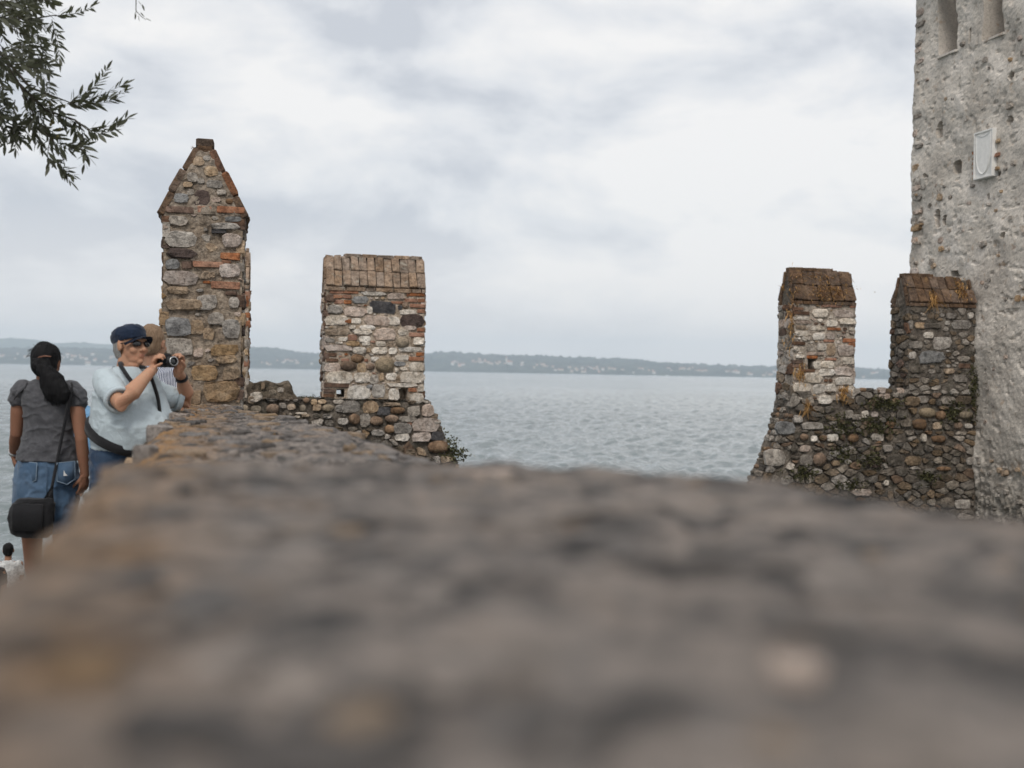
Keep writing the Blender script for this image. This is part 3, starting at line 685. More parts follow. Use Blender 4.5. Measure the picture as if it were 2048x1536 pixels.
# gable end
V, F = [], []; mid = (T0+T1)/2; hw = (T1-T0)/2
panel(V, F, f1, (ze1, zr1), lambda v: mid - hw*(1-(v-ze1)/(zr1-ze1))*.98 - .05*(v-ze1)/(zr1-ze1), lambda v: mid + hw*(1-(v-ze1)/(zr1-ze1))*.98 + .05*(v-ze1)/(zr1-ze1), .025, .014, (), 0, 9, 6.1)
k = len(V)
for (s, z) in ((T0, ze1), (mid, zr1+.02), (T1, ze1)):
    for w in (-.01, -LEN): V.append(tuple(f1.at(s, z, w)))
F += [(k, k+1, k+3, k+2), (k+2, k+3, k+5, k+4), (k+1, k+5, k+3)]
meshobj('gable', V, F, M['mortar_b'], mo1)
for st in zlist('''275 358 85 80 U; 325 220 70 55 T; 340 287 85 38 G; 258 165 60 50 T; 290 420 80 36 R; 428 424 150 38 R; 158 423 145 34 K; 420 378 40 30 B; 165 360 75 48 S; 215 330 40 30 G; 380 330 50 30 G; 225 250 60 50 G; 300 150 40 30 G; 200 290 50 30 T; 350 370 50 26 P; 270 270 40 30 G''', 2.648, 0, (300, 260), f1):
    put_stone(f1, mo1, st[0], st[1], st[2], st[3], st[4], rng, 0, proud=.012)
# sloping brick covers of the pointed roof, both sides, four courses along its length
for side in (-1, 1):
    e = f1.at(mid + side*(hw+.026), ze1-.02, 0); r = f1.at(mid + side*.05, zr1+.012, 0); S = r-e; L = S.length; S.normalize()
    X = -f1.N; Nn = X.cross(S).normalized()
    if Nn.dot(f1.U)*side < 0: Nn = -Nn
    nrow, ncol = 3, 9
    for i in range(nrow):
        for j in range(ncol):
            w = LEN/ncol; jit = rng.uniform(-.008, .012)
            tile(mo1, 'roof_tile', M['V'] if side > 0 and i > 0 else M['X'], e + S*(L*(i+.5)/nrow) + X*(w*(j+.5) - .006) + Nn*(.004 + jit), X, S, Nn, w-.008, L/nrow-.010, .055, rng)
    for j in range(5):
        w = LEN/5; tile(mo1, 'brick', M['K'], f1.at(mid + side*(hw-.045), ze1 - .055, -w*(j+.5)+.008), X, ZV, X.cross(ZV), w-.01, .05, .12, rng)
for j in range(5):
    w = LEN/5; tile(mo1, 'brick', M['X'], f1.at(mid + .0, zr1 + .012, -w*(j+.5)+.004), f1.N, f1.U, ZV, w-.01, .115 + .01*(j % 2), .05, rng)
tile(mo1, 'brick', M['X'], f1.at(mid, zr1+.067, -.10), f1.U, f1.N, ZV, .135, .16, .055, rng)

# --- harbour wall, left of the entrance
P0 = PT(650, 795, 15.0); fB = Frame(P0, B2, -A2); TW = .60
def pt_depth(fr, px): r = ray(px, 750); return (fr.O - ORG).dot(fr.N) / r.dot(fr.N)
hwl = empty('harbour_wall', fB.at(.6, 0, -.3), 'rubble harbour wall with a square brick-capped merlon left of the water gap', 'wall')
u2a, u2b = fB.uv(651, 690)[0], fB.uv(848, 690)[0]
zc2 = fB.uv(640, 797)[1]; ze2 = fB.uv(750, 583)[1]; zr2 = PT(760, 511, pt_depth(fB, 760)+.30).z - .04
hu0, hv0 = fB.uv(671, 794); hu1, hv1 = fB.uv(690, 775)
du0, dv0 = fB.uv(798, 803); du1, dv1 = fB.uv(815, 778)
txt2 = '''255 328 98 22 R; 355 328 105 22 R; 262 361 65 24 R; 328 361 64 24 R; 270 397 62 26 R; 332 399 55 26 R; 215 370 60 50 K; 510 338 180 28 L; 672 358 120 48 P; 815 345 108 26 R; 752 350 16 22 R; 775 388 90 24 R; 847 388 48 24 R
820 425 108 26 R; 847 462 54 26 R; 680 402 90 18 R; 735 420 48 48 B; 698 436 30 30 D; 420 385 110 50 S; 578 435 178 82 D; 385 465 165 72 P; 245 450 110 60 G; 752 468 118 34 L; 485 455 40 50 L; 783 525 176 85 U; 655 530 80 58 L; 540 528 180 70 P; 390 530 70 40 L
255 525 165 72 L; 335 532 50 26 R; 470 575 112 34 L; 365 573 45 30 L; 592 622 160 85 P; 720 608 72 45 L; 765 580 95 32 P; 842 592 54 26 R; 815 627 108 28 R; 265 610 178 40 T; 435 607 142 42 L; 367 645 66 40 R; 450 657 85 42 L; 300 657 65 28 L; 205 665 78 32 G
715 680 96 76 C; 827 672 74 50 L; 507 676 32 14 R; 565 690 75 34 L; 637 690 60 40 T; 370 688 95 34 O; 460 690 56 22 L; 270 682 55 14 L; 265 718 200 46 P; 415 735 95 48 L; 560 737 115 46 L; 648 740 60 48 L; 772 728 182 32 L; 478 735 34 30 T
400 793 92 62 B; 315 803 56 20 R; 462 806 28 20 R; 522 797 60 30 L; 710 787 98 40 L; 838 762 56 24 R; 812 795 108 30 R; 212 767 90 24 K; 225 803 85 22 K; 592 837 132 106 C; 337 845 112 75 B; 430 858 66 62 O; 490 850 58 50 B; 697 830 86 34 S; 725 864 58 26 L; 810 850 112 66 L; 675 872 30 34 L
225 855 120 55 P; 275 922 195 84 L; 432 927 112 70 L; 517 940 62 68 G; 570 922 32 60 T; 637 918 80 48 L; 782 925 176 80 L; 685 935 30 40 T; 250 980 185 28 K; 203 1017 78 28 K; 203 1050 75 24 K; 715 978 235 26 L; 410 1030 165 100 L; 545 1020 95 88 G; 485 988 45 26 S; 655 1045 75 84 L; 785 1012 60 28 R; 848 1000 48 54 L; 825 1068 130 70 L'''
h2 = zlist(txt2, 3.491, 0, (600, 490), fB); h2 = [s for s in h2 if s[1] > zc2 - .05]
mo2 = merlon(hwl, 'square merlon of pale stones and red bricks under a brick-tiled ridge cap', fB, u2a, u2b, TW, zc2, ze2, h2, 'LLPPTTGR', 'GGKKPT', 'mortar', rng, (.085, .04), .06,
             [(hu0, hu1, hv0, hv1, None), (du0, du1, dv0, dv1, .16)])
saddle_roof(mo2, fB, u2a, u2b, TW, ze2 - .004, zr2, M['W'], 'W', 12, rng, 2, (.19, 1.0))
# corner merlon, nearly hidden by the pointed one
uh1 = fB.uv(496, 690)[0]; uh0 = uh1 - .92; zeh = fB.uv(490, 577)[1]; zrh = zr2 + .02
moh = merlon(hwl, 'half-hidden corner merlon with brick cap peeking from behind the pointed one', fB, uh0, uh1, TW, zc2, zeh, [], 'PPTTGGLR', 'GTKR', 'mortar', rng, (.18, .09), .3)
saddle_roof(moh, fB, uh0, uh1, TW, zeh - .004, zrh, M['W'], 'W', 9, rng)
# lower wall with battered end
prof = [(fB.uv(848, 770)), (fB.uv(855, 795)), (fB.uv(866, 820)), (fB.uv(882, 852)), (fB.uv(893, 880)), (fB.uv(908, 915))]
pv = [p[1] for p in prof][::-1]; pu = [p[0] for p in prof][::-1]
def hiL(v): return float(np.interp(v, pv, pu)) if v > pv[0] else pu[0] + (pv[0]-v)*.42
def lower_wall(parent, fr, lo, hi, z0, z1, T, mortar, seed):
    V, F = [], []
    panel(V, F, fr, (z0, z1), lo, hi, .04, .024, (), .015, 7, seed)
    fb = Frame(fr.at(0, 0, -T), -fr.U, -fr.N); panel(V, F, fb, (z0, z1), lambda v: -hi(v), lambda v: -lo(v), .08, .02, (), 0, 7, seed+1)
    nz = 40
    for fn in (lo, hi):
        k = len(V)
        for i in range(nz+1):
            v = z0 + (z1-z0)*i/nz
            for j in range(9):
                q = fr.at(fn(v), v, -T*j/8); d = .035*n1(q, 5); V.append(tuple(q + fr.U*d))
        for i in range(nz):
            for j in range(8):
                a = k+i*9+j; F.append((a, a+9, a+10, a+1) if fn is hi else (a, a+1, a+10, a+9))
    k = len(V); n = 60
    for i in range(n+1):
        u = lo(z1) + (hi(z1)-lo(z1))*i/n
        for j in range(9):
            q = fr.at(u, z1, -T*j/8); V.append(tuple(q + ZV*(.03*n1(q, 6) - .01)))
    for i in range(n):
        for j in range(8): a = k+i*9+j; F.append((a, a+9, a+10, a+1))
    return meshobj('masonry', V, F, M[mortar], parent)
uL0 = uh0 - .1
lower_wall(hwl, fB, lambda v: uL0, hiL, -1.0, zc2, TW, 'mortar_d', 11.0)
txt2b = '''270 1095 85 30 G; 155 1093 60 30 T; 98 1095 45 40 T; 355 1130 130 85 G; 490 1130 110 85 T; 585 1160 90 60 D; 680 1155 105 50 B; 640 1112 140 28 T; 793 1160 85 75 G; 893 1152 85 85 P; 195 1138 85 50 C; 275 1140 60 50 G; 120 1135 60 45 T; 20 1140 45 50 C
380 1215 80 75 B; 300 1232 70 45 G; 535 1227 90 62 B; 640 1212 95 55 B; 755 1215 130 40 G; 878 1258 190 100 P; 715 1278 125 72 G; 625 1285 75 60 B; 765 1250 35 20 R; 455 1225 70 90 G; 545 1310 90 40 G; 715 1342 105 50 L; 848 1342 135 62 P; 957 1335 82 65 D; 965 1410 150 90 B
-190 1145 90 70 B; -305 1150 80 60 C; -395 1140 70 55 C; -60 1130 60 40 T; -120 1120 50 34 G; 45 1085 45 40 B; 10 1175 90 14 L; -20 1200 40 16 L; 40 1190 60 20 T'''
hL = [s for s in zlist(txt2b, 3.491, 0, (600, 490), fB)]
zt = zc2; uR = hiL(2.5)
rngl = random.Random(31)
polyL = [(uL0, 2.45), (hiL(2.45), 2.45), (hiL(zt), zt), (uL0, zt)]
lay(fB, hwl, polyL, hL, rngl, 'gtgtGTB', (.15, .075), .08, .008, (.015, .05), 230, 'g')
lay(fB, hwl, [(uL0, -.1), (hiL(-.1), -.1), (hiL(2.44), 2.44), (uL0, 2.44)], [], rngl, 'g', (.30, .16), .05, .012, (.015, .05), 0, 'g')      # the lower courses, down to the water
# stones down the battered end
fe = Frame(fB.at(hiL(3.1), 0), A2, B2)
for i in range(16):
    v = zt - .05 - i*.085; u = hiL(v)
    for j in range(4):
        q = Frame(fB.at(u-.02, 0), A2, B2); put_stone(q, hwl, .08 + j*.15 + rngl.uniform(-.02, .02), v, rngl.uniform(.11, .16), .075, rngl.choice('GTPgtB'), rngl, proud=rngl.uniform(.02, .04))
# broken stub of wall in the gap and loose stones on the ledge
def rubble(parent, fr, u0, u1, z0, ztop, T, mat, name='rubble_core', n=40):
    V, F = [], []
    nu, nv, nw = n, 14, 10
    def add(gu, gv, f):
        k = len(V)
        for i in range(gu+1):
            for j in range(gv+1):
                u, v, w = f(i/gu, j/gv); h = ztop(u); q = fr.at(u, z0 + (h-z0)*v, w); d = Vector((n1(q, 11), n1(q+Vector((5, 0, 0)), 11), n1(q+Vector((0, 5, 0)), 11)))*.022
                V.append(tuple(q + d))
        for i in range(gu):
            for j in range(gv): a = k+i*(gv+1)+j; F.append((a, a+gv+1, a+gv+2, a+1))
    add(nu, nv, lambda a, b: (u0+(u1-u0)*a, b, 0)); add(nu, nv, lambda a, b: (u1-(u1-u0)*a, b, -T))
    add(nu, nw, lambda a, b: (u0+(u1-u0)*a, 1, -T*b)); add(nw, nv, lambda a, b: (u1, b, -T*a)); add(nw, nv, lambda a, b: (u0, b, -T+T*a))
    return meshobj(name, V, F, M[mat], parent)
cu0, cu1 = fB.uv(494, 790)[0], fB.uv(592, 790)[0]; ctop = fB.uv(540, 766)[1]
rubble(hwl, fB, cu0, cu1, zc2-.02, lambda u: ctop + .02*math.sin(u*23) - max(0, (u-cu1+.10))*1.7, .45, 'mortar_d')
for px, py, w, h, ty in [(512, 792, 45, 30, 'L'), (545, 785, 30, 24, 'C'), (526, 772, 14, 30, 'O'), (562, 780, 26, 18, 'G'), (502, 800, 24, 28, 'T')]:
    u, v = fB.uv(px, py); put_stone(fB, hwl, u, v, w/300, h/300, ty, rng)

# --- harbour wall, right of the entrance, up against the tower
hwr = empty('harbour_wall', fB.at(7.3, 0, -.3), 'dark plant-grown harbour wall with two weathered merlons beside the tower', 'wall')
TR = .50; u3a, u3b = fB.uv(1588, 690)[0], fB.uv(1709, 690)[0]; u4a, u4b = fB.uv(1819, 690)[0], fB.uv(1949, 690)[0]
zc3 = fB.uv(1748, 783)[1]; zb3 = fB.uv(1640, 800)[1]; ze3 = fB.uv(1640, 609)[1]; ze4 = fB.uv(1870, 613)[1]
zr3 = PT(1640, 538, pt_depth(fB, 1640)+.3).z - .04; zr4 = PT(1870, 551, pt_depth(fB, 1870)+.3).z - .03
d3u0, d3v0 = fB.uv(1617, 738); d3u1, d3v1 = fB.uv(1631, 716)
txt3 = '''330 335 62 18 K; 300 357 190 20 K; 520 318 120 18 R; 640 320 35 18 R; 455 358 90 50 L; 590 362 125 44 P; 610 407 98 38 L; 520 418 66 38 L; 320 388 140 22 L; 345 410 120 18 P; 440 445 96 24 L; 535 450 76 16 R; 345 440 60 22 T; 305 475 178 32 L; 447 490 72 42 L; 375 505 45 22 L; 265 505 70 20 K; 310 530 120 20 K
515 490 52 38 P; 620 515 72 22 R; 635 540 38 24 R; 505 517 60 14 R; 465 553 52 42 L; 515 567 56 74 T; 400 560 40 38 G; 290 562 90 26 L; 600 570 100 60 P; 268 600 44 36 L; 340 605 52 20 L; 430 590 112 18 P; 615 630 68 40 L; 515 622 66 14 R; 410 610 62 18 R; 440 655 44 42 L; 498 652 76 42 L; 300 635 120 20 K; 300 660 120 20 K
490 697 92 42 L; 410 728 112 60 L; 585 690 105 54 P; 592 745 110 44 L; 335 780 142 54 L; 450 790 76 54 L; 517 790 56 58 L; 632 790 42 34 L; 485 852 82 50 L; 635 830 42 34 L; 255 640 60 80 K; 380 686 90 16 K'''
h3 = [s for s in zlist(txt3, 2.845, 0, (1480, 500), fB)]
rng = random.Random(77)
mo3 = merlon(hwr, 'merlon of whitish stones and bricks with dry orange grass on its cap', fB, u3a, u3b, TR, zb3, ze3, [s for s in h3 if s[1] > zb3-.05], 'LLPPTGK', 'GgKKtP', 'mortar', rng, (.10, .042), .10, [(d3u0, d3u1, d3v0, d3v1, .2)])
saddle_roof(mo3, fB, u3a, u3b, TR, ze3-.004, zr3, M['X'], 'X', 5, rng, 2, (.0, .72), (), 'mortar_d')
mo4 = merlon(hwr, 'greyish weathered merlon standing against the tower wall', fB, u4a, u4b, TR, zc3-.03, ze4, zlist('''1090 430 110 30 g; 1255 425 110 50 G; 970 385 90 26 t; 1310 372 30 34 L; 1070 485 55 34 L; 1150 530 110 70 G; 985 540 100 40 G; 960 600 80 44 G; 1090 610 150 70 S; 1270 620 70 30 G; 1280 660 70 26 K; 1250 730 80 40 G; 1190 690 60 30 T; 1010 680 90 40 g; 1020 430 60 34 T; 1200 375 60 30 G; 950 425 60 50 G''', 2.845, 0, (1480, 500), fB), 'gGtggGt', 'gtgtK', 'mortar_d', rng, (.17, .06), .12)
saddle_roof(mo4, fB, u4a, u4b, TR, ze4-.004, zr4, M['X'], 'X', 8, rng, 2, (.0, .45), ((1, 7),), 'mortar_d')
prof = [fB.uv(1586, 790), fB.uv(1577, 840), fB.uv(1562, 890), fB.uv(1538, 945), fB.uv(1530, 962)]
qv = [p[1] for p in prof][::-1]; qu = [p[0] for p in prof][::-1]
def loR(v): return float(np.interp(v, qv, qu)) if v > qv[0] else qu[0] - (qv[0]-v)*.40
uT = fB.uv(1950, 800)[0]
lower_wall(hwr, fB, loR, lambda v: uT + .3, -1.0, zc3, TR, 'mortar_d', 14.0)
hR = zlist('''260 1012 104 72 S; 410 1000 122 40 G; 365 1065 46 40 B; 420 1072 36 35 L; 475 1070 46 32 B; 525 1068 62 40 L; 645 1070 56 48 B; 200 1180 112 96 G; 375 1195 70 60 g; 450 1190 72 76 B; 545 1213 46 28 O; 620 935 46 46 G; 710 935 36 40 L; 765 935 40 30 P; 1065 925 92 60 C; 1142 940 56 50 B; 1280 938 88 42 C; 1120 1000 52 40 T; 1020 990 82 60 B; 1300 1000 44 24 L; 945 985 60 40 g
1045 1068 26 42 L; 780 1065 72 40 G; 840 1130 52 40 G; 485 852 82 50 L; 1185 855 80 44 G; 1270 855 90 46 t; 980 860 90 50 t; 820 832 66 34 P; 800 803 50 26 B; 1040 850 60 40 G; 920 935 60 36 g; 660 950 50 30 G; 1130 1075 80 40 B; 1240 1000 50 40 B; 370 1130 60 34 P; 760 1215 80 40 U; 880 1195 90 60 g; 985 1200 90 50 t; 1160 1245 80 26 B; 1310 1200 44 40 G; 1180 1440 80 60 g; 1265 1445 90 50 G; 330 960 50 40 G; 690 1380 110 40 P; 830 1325 30 30 L''', 2.845, 0, (1480, 500), fB)
polyR = [(loR(1.9), 1.9), (uT+.02, 1.9), (uT+.02, zc3), (loR(zc3), zc3)]
lay(fB, hwr, polyR, hR, rng, 'gtgtgggtBG', (.20, .070), .05, .006, (.010, .036), 290, 'g')
lay(fB, hwr, [(loR(-.1), -.1), (uT+.02, -.1), (uT+.02, 1.89), (loR(1.89), 1.89)], [], rng, 'g', (.30, .16), .05, .012, (.015, .05), 0, 'g')
for i in range(24):
    v = zc3 - .03 - i*.085; u = loR(v)
    for j in range(4):
        q = Frame(fB.at(u+.015, 0), -A2, -B2); put_stone(q, hwr, -.07 - j*.125 + rng.uniform(-.02, .02), v, rng.uniform(.10, .16), rng.uniform(.06, .09), rng.choice('gtgBG'), rng, proud=rng.uniform(.02, .06))
for k in range(9):
    u = u3b + .05 + k*(u4a-u3b-.08)/8; put_stone(fB, hwr, u, zc3 + rng.uniform(-.02, .03), rng.uniform(.07, .13), rng.uniform(.05, .09), rng.choice('gtGBP'), rng)

# ------------------------------------------------------------------ tower
J = fB.at(uT, 0); fT = Frame(J, -A2, -B2)            # tower face: u runs towards the camera
tw = empty('stone_tower', fT.at(2.5, 0, -2), 'tall pale grey rough-plastered stone tower rising at the right', 'tower')
uF = fT.uv(1816, 500)[0]
def tu(px): return fT.uv(px, 300)[0]
def towermat():
    m, nt, b = newmat('tower_render'); p = pos(nt)
    a = noise(nt, p, 1.4, 6, .6, .3); c = rampn(nt, a, [(.34, (.46, .415, .365)), (.50, (.57, .52, .46)), (.64, (.67, .615, .555))])
    g = noise(nt, p, 34, 6, .72, .5); c = mixc(nt, .9, c, rampn(nt, g, [(.29, (.30,)*3), (.39, (.74,)*3), (.52, (1.0,)*3), (.72, (1.15,)*3)]), 'MULTIPLY')
    w = noise(nt, p, 8, 5, .6); c = mixc(nt, rampn(nt, w, [(.60, (0,)*3), (.70, (.55,)*3)]), c, (.34, .22, .13))
    d = noise(nt, p, 4.5, 6, .65); c = mixc(nt, rampn(nt, d, [(.58, (0,)*3), (.70, (.5,)*3)]), c, (.27, .255, .24))
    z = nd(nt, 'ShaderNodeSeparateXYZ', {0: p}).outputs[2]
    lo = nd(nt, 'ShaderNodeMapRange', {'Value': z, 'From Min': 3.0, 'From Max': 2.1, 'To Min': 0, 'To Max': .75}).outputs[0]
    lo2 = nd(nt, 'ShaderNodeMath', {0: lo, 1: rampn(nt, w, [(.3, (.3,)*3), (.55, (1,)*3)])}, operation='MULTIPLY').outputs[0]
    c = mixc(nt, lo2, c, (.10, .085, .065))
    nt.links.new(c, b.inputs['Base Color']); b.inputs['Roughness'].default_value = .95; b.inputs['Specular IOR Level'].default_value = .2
    bump(nt, b, nd(nt, 'ShaderNodeMath', {0: noise(nt, p, 18, 9, .72, .3), 1: g}, operation='ADD').outputs[0], .45, .012)
    return m
TM = towermat()
H = 13.0; slot = [(tu(1907), tu(1871), fT.uv(1890, 108)[1]), (tu(2001), tu(1962), fT.uv(1980, 76)[1])]
slot = [(min(a, b), max(a, b), z) for a, b, z in slot]
pits = []
for px, py, w, h, dep in [(1878, 260, 12, 30, .10), (1913, 334, 15, 26, .28), (2021, 153, 8, 14, .2), (2016, 240, 11, 16, .12), (1878, 436, 9, 34, .22), (1893, 440, 7, 20, .2), (1996, 347, 10, 10, .15), (1863, 412, 7, 12, .12), (1853, 351, 7, 6, .1), (1912, 547, 16, 12, .18), (1934, 73, 4, 34, .08), (2012, 470, 7, 12, .12), (1976, 392, 6, 12, .1)]:
    ua, ub = tu(px - w/2), tu(px + w/2); _, va = fT.uv(px, py + h/2); _, vb = fT.uv(px, py - h/2); pits.append((min(ua, ub), max(ua, ub), va, vb, dep))
def tower_grid(V, F, u0, u1, z0, z1, cell):
    nu, nv = int((u1-u0)/cell), int((z1-z0)/cell); uu = np.linspace(u0, u1, nu+1); vv = np.linspace(z0, z1, nv+1); U, W = np.meshgrid(uu, vv)
    P = np.stack([U, W, U*0], -1)
    rid = 1 - np.abs(fbm(P*np.array([7, 10, 1])+3, 4, .55))
    D = .035*fbm(P*1.8, 3) + .006*(rid-.7) + .0045*fbm(P*20+9, 4, .68) - .05*np.clip(fbm(P*np.array([9, 12, 1])+31, 2)-.45, 0, 1)
    D -= .06*np.clip((3.0-W)/.9, 0, 1)*np.abs(fbm(P*9+50, 3)) 
    for a, b, c, d, dep in pits:
        cu, cv = (a+b)/2, (c+d)/2; e = (np.abs((U-cu)/((b-a)/2))**2.5 + np.abs((W-cv)/((d-c)/2))**2.5)*(1+.35*fbm(P*20, 2)); D = np.where(e < 1, D-dep, D)
    for a, b, z in slot: D = np.where((U > a) & (U < b) & (W > z), -.85 + D*.3, D)
    eg = np.clip((U-u0)/.10, 0, 1); D = D*(.4+.6*eg) - .03*(1-eg)**2 - .03*(1-eg)*np.abs(fbm(np.stack([W*4, W*0, W*0+1], -1), 4, .6))
    X = np.array(fT.O) + U[..., None]*np.array(fT.U) + D[..., None]*np.array(fT.N); X[..., 2] += W
    # ragged far corner: pull the first columns in and out
    rag = .025*fbm(np.stack([W*3.5, W*0, W*0+4], -1), 5, .62); X += ((1-eg)*rag)[..., None]*np.array(fT.U)
    k = len(V); V += X.reshape(-1, 3).tolist(); n = nu+1
    F += [(k+i*n+j, k+i*n+j+1, k+(i+1)*n+j+1, k+(i+1)*n+j) for i in range(nv) for j in range(nu)]
    return X[:, 0], X[:, -1], X[-1]
V, F = [], []
left, right, _ = tower_grid(V, F, uF, 2.6, 1.2, H, .024)
k = len(V); nl = len(left)
for q in left: V += [tuple(q), tuple(q + np.array(A2)*.0 + np.array(B2)*.06 + np.array(A2)*.004), tuple(q + np.array(B2)*5)]
for i in range(nl-1):
    for j in range(2): a = k+i*3+j; F.append((a, a+3, a+4, a+1))
meshobj('masonry', V, F, TM, tw, False)
V, F = [], []; boxgeo(V, F, fT, uF+.02, 2.58, -1, 1.2, -5, -.03); boxgeo(V, F, fT, 2.6, 8.0, -1, H, -5, -.01); boxgeo(V, F, fT, uF+.02, 2.59, H-.1, H, -5, -.02)
meshobj('tower_body', V, F, TM, tw, False)
# exposed rubble and quoins
rng = random.Random(99)
for k in range(250):
    u = rng.uniform(uF+.14, 1.6); v = rng.uniform(2.0, 10.2)
    dens = .35 + .65*(1 if (v < 7.2 and v > 5.0) or v < 2.9 else 0)
    if rng.random() > dens or any(a-.05 < u < b+.05 and c-.05 < v < d+.05 for a, b, c, d, _ in pits) or any(a-.05 < u < b+.05 and v > z-.05 for a, b, z in slot): continue
    w = rng.uniform(.05, .13); put_stone(fT, tw, u, v, w, w*rng.uniform(.5, .9), rng.choice('GGGTGGPGGT'), rng, rng.uniform(-.3, .3), proud=rng.uniform(.012, .03))
v = 1.6
while v < 10.2:
    h = rng.uniform(.07, .16); w = rng.uniform(.10, .28)
    if rng.random() < .4: put_stone(fT, tw, uF + w/2 + rng.uniform(.07, .12), v, w, h*.85, rng.choice('GGTPPG'), rng, rng.uniform(-.06, .06), proud=.016)
    v += h
for a, b, z in slot:                                    # stone sills
    tile(tw, 'sill', TM, fT.at((a+b)/2, z-.012, -.30), -A2, -B2, ZV, b-a+.02, .62, .04, rng)
for k in range(8):
    tile(tw, 'brick', M['K'], fT.at(uF + .08 + k*.26, 10.36, .02), -A2, ZV, -B2, .24, .06, .2, rng)
# carved stone panel with a shield
ua, ub = sorted((tu(1955), tu(1992))); va, vb = fT.uv(1973, 356)[1], fT.uv(1973, 262)[1]
pm = plain('pale_marble', (.76, .745, .715), .7)
V, F = [], []; boxgeo(V, F, fT, ua, ub, va, vb, -.05, .045); pl = meshobj('plaque', V, F, pm, tw); pl['label'] = 'pale carved stone panel with a shield in relief'
V, F = [], []
for a, b, c, d in ((ua, ub, vb-.022, vb), (ua, ub, va, va+.022), (ua, ua+.02, va+.0225, vb-.0225), (ub-.02, ub, va+.0225, vb-.0225)): boxgeo(V, F, fT, a, b, c, d, .0455, .066)
meshobj('frame', V, F, pm, pl)
cu, hw2 = (ua+ub)/2, (ub-ua)/2-.035; pts = []
for i in range(13): t = i/12; pts.append((cu + hw2*(1-2*t), vb-.085 + .05*(abs(1-2*t)**2)))
for i in range(1, 16): t = i/16; pts.append((cu - hw2*math.cos(math.pi*t)*(1 if True else 0), vb-.2 - (vb-.2-va-.06)*math.sin(math.pi*t)**.8))
n = len(pts); V = [tuple(fT.at(u, v, .0455)) for u, v in pts] + [tuple(fT.at(cu+(u-cu)*.93, v, .068)) for u, v in pts] + [tuple(fT.at(cu+(u-cu)*.86, va+.3+(v-va-.3)*.93, .060)) for u, v in pts]
F = [(i, (i+1) % n, n+(i+1) % n, n+i) for i in range(n)] + [(n+i, n+(i+1) % n, 2*n+(i+1) % n, 2*n+i) for i in range(n)] + [tuple(range(2*n, 3*n))]
meshobj('shield', V, F, pm, pl)
for i in range(9):
    u, v = (ua-.05, va+.04+i*.075) if i < 6 else (ub+.05, va+.1+(i-6)*.2); put_stone(fT, tw, u, v, .07, .055, 'R' if i % 2 else 'O', rng, proud=.03)
# ------------------------------------------------------------------ people
def V3(*a): return Vector(a)
def tube(bm, pts, rad, n=14, flat=None):
    """tapered limb with round ends; flat = (axis, factor) squashes the section"""
    pts = [Vector(p) for p in pts]; rings = []
    P, R = [], []
    d0 = (pts[1]-pts[0]).normalized(); d1 = (pts[-1]-pts[-2]).normalized()
    for a in (85, 55, 25): P.append(pts[0] - d0*rad[0]*math.sin(math.radians(a))); R.append(rad[0]*math.cos(math.radians(a)))
    P += pts; R += list(rad)
    for a in (25, 55, 85): P.append(pts[-1] + d1*rad[-1]*math.sin(math.radians(a))); R.append(rad[-1]*math.cos(math.radians(a)))
    ref = V3(.31, .2, .93)
    for i, p in enumerate(P):
        d = (P[min(i+1, len(P)-1)] - P[max(i-1, 0)]).normalized(); x = d.cross(ref).normalized(); y = d.cross(x)
        ring = []
        for k in range(n):
            a = 2*math.pi*k/n; o = (x*math.cos(a) + y*math.sin(a))*R[i]
            if flat: o = o - flat[0]*(o.dot(flat[0])*(1-flat[1]))
            ring.append(bm.verts.new(p+o))
        rings.append(ring)
    for a, b in zip(rings, rings[1:]):
        for k in range(n): bm.faces.new((a[k], a[(k+1) % n], b[(k+1) % n], b[k]))
    bm.faces.new(rings[0][::-1]); bm.faces.new(rings[-1])
def ell(bm, c, r, rot=None, seg=20):
    mm = Matrix.Translation(c) @ (rot.to_4x4() if rot is not None else Matrix()) @ Matrix.Diagonal((r[0], r[1], r[2], 1))
    bmesh.ops.create_uvsphere(bm, u_segments=seg, v_segments=seg//2+2, radius=1.0, matrix=mm)
def loft(bm, rings, n=28, close=True):
    """rings: (centre, axis_a * half size, axis_b * half size [, squareness])"""
    RR = []
    for rg in rings:
        c, a, b = rg[:3]; k = rg[3] if len(rg) > 3 else 2.0; ring = []
        for i in range(n):
            t = 2*math.pi*i/n; co, si = math.cos(t), math.sin(t); s = (abs(co)**k + abs(si)**k)**(-1/k)
            ring.append(bm.verts.new(Vector(c) + a*(co*s) + b*(si*s)))
        RR.append(ring)
    for p, q in zip(RR, RR[1:]):
        for i in range(n): bm.faces.new((p[i], p[(i+1) % n], q[(i+1) % n], q[i]))
    if close: bm.faces.new(RR[0][::-1]); bm.faces.new(RR[-1])
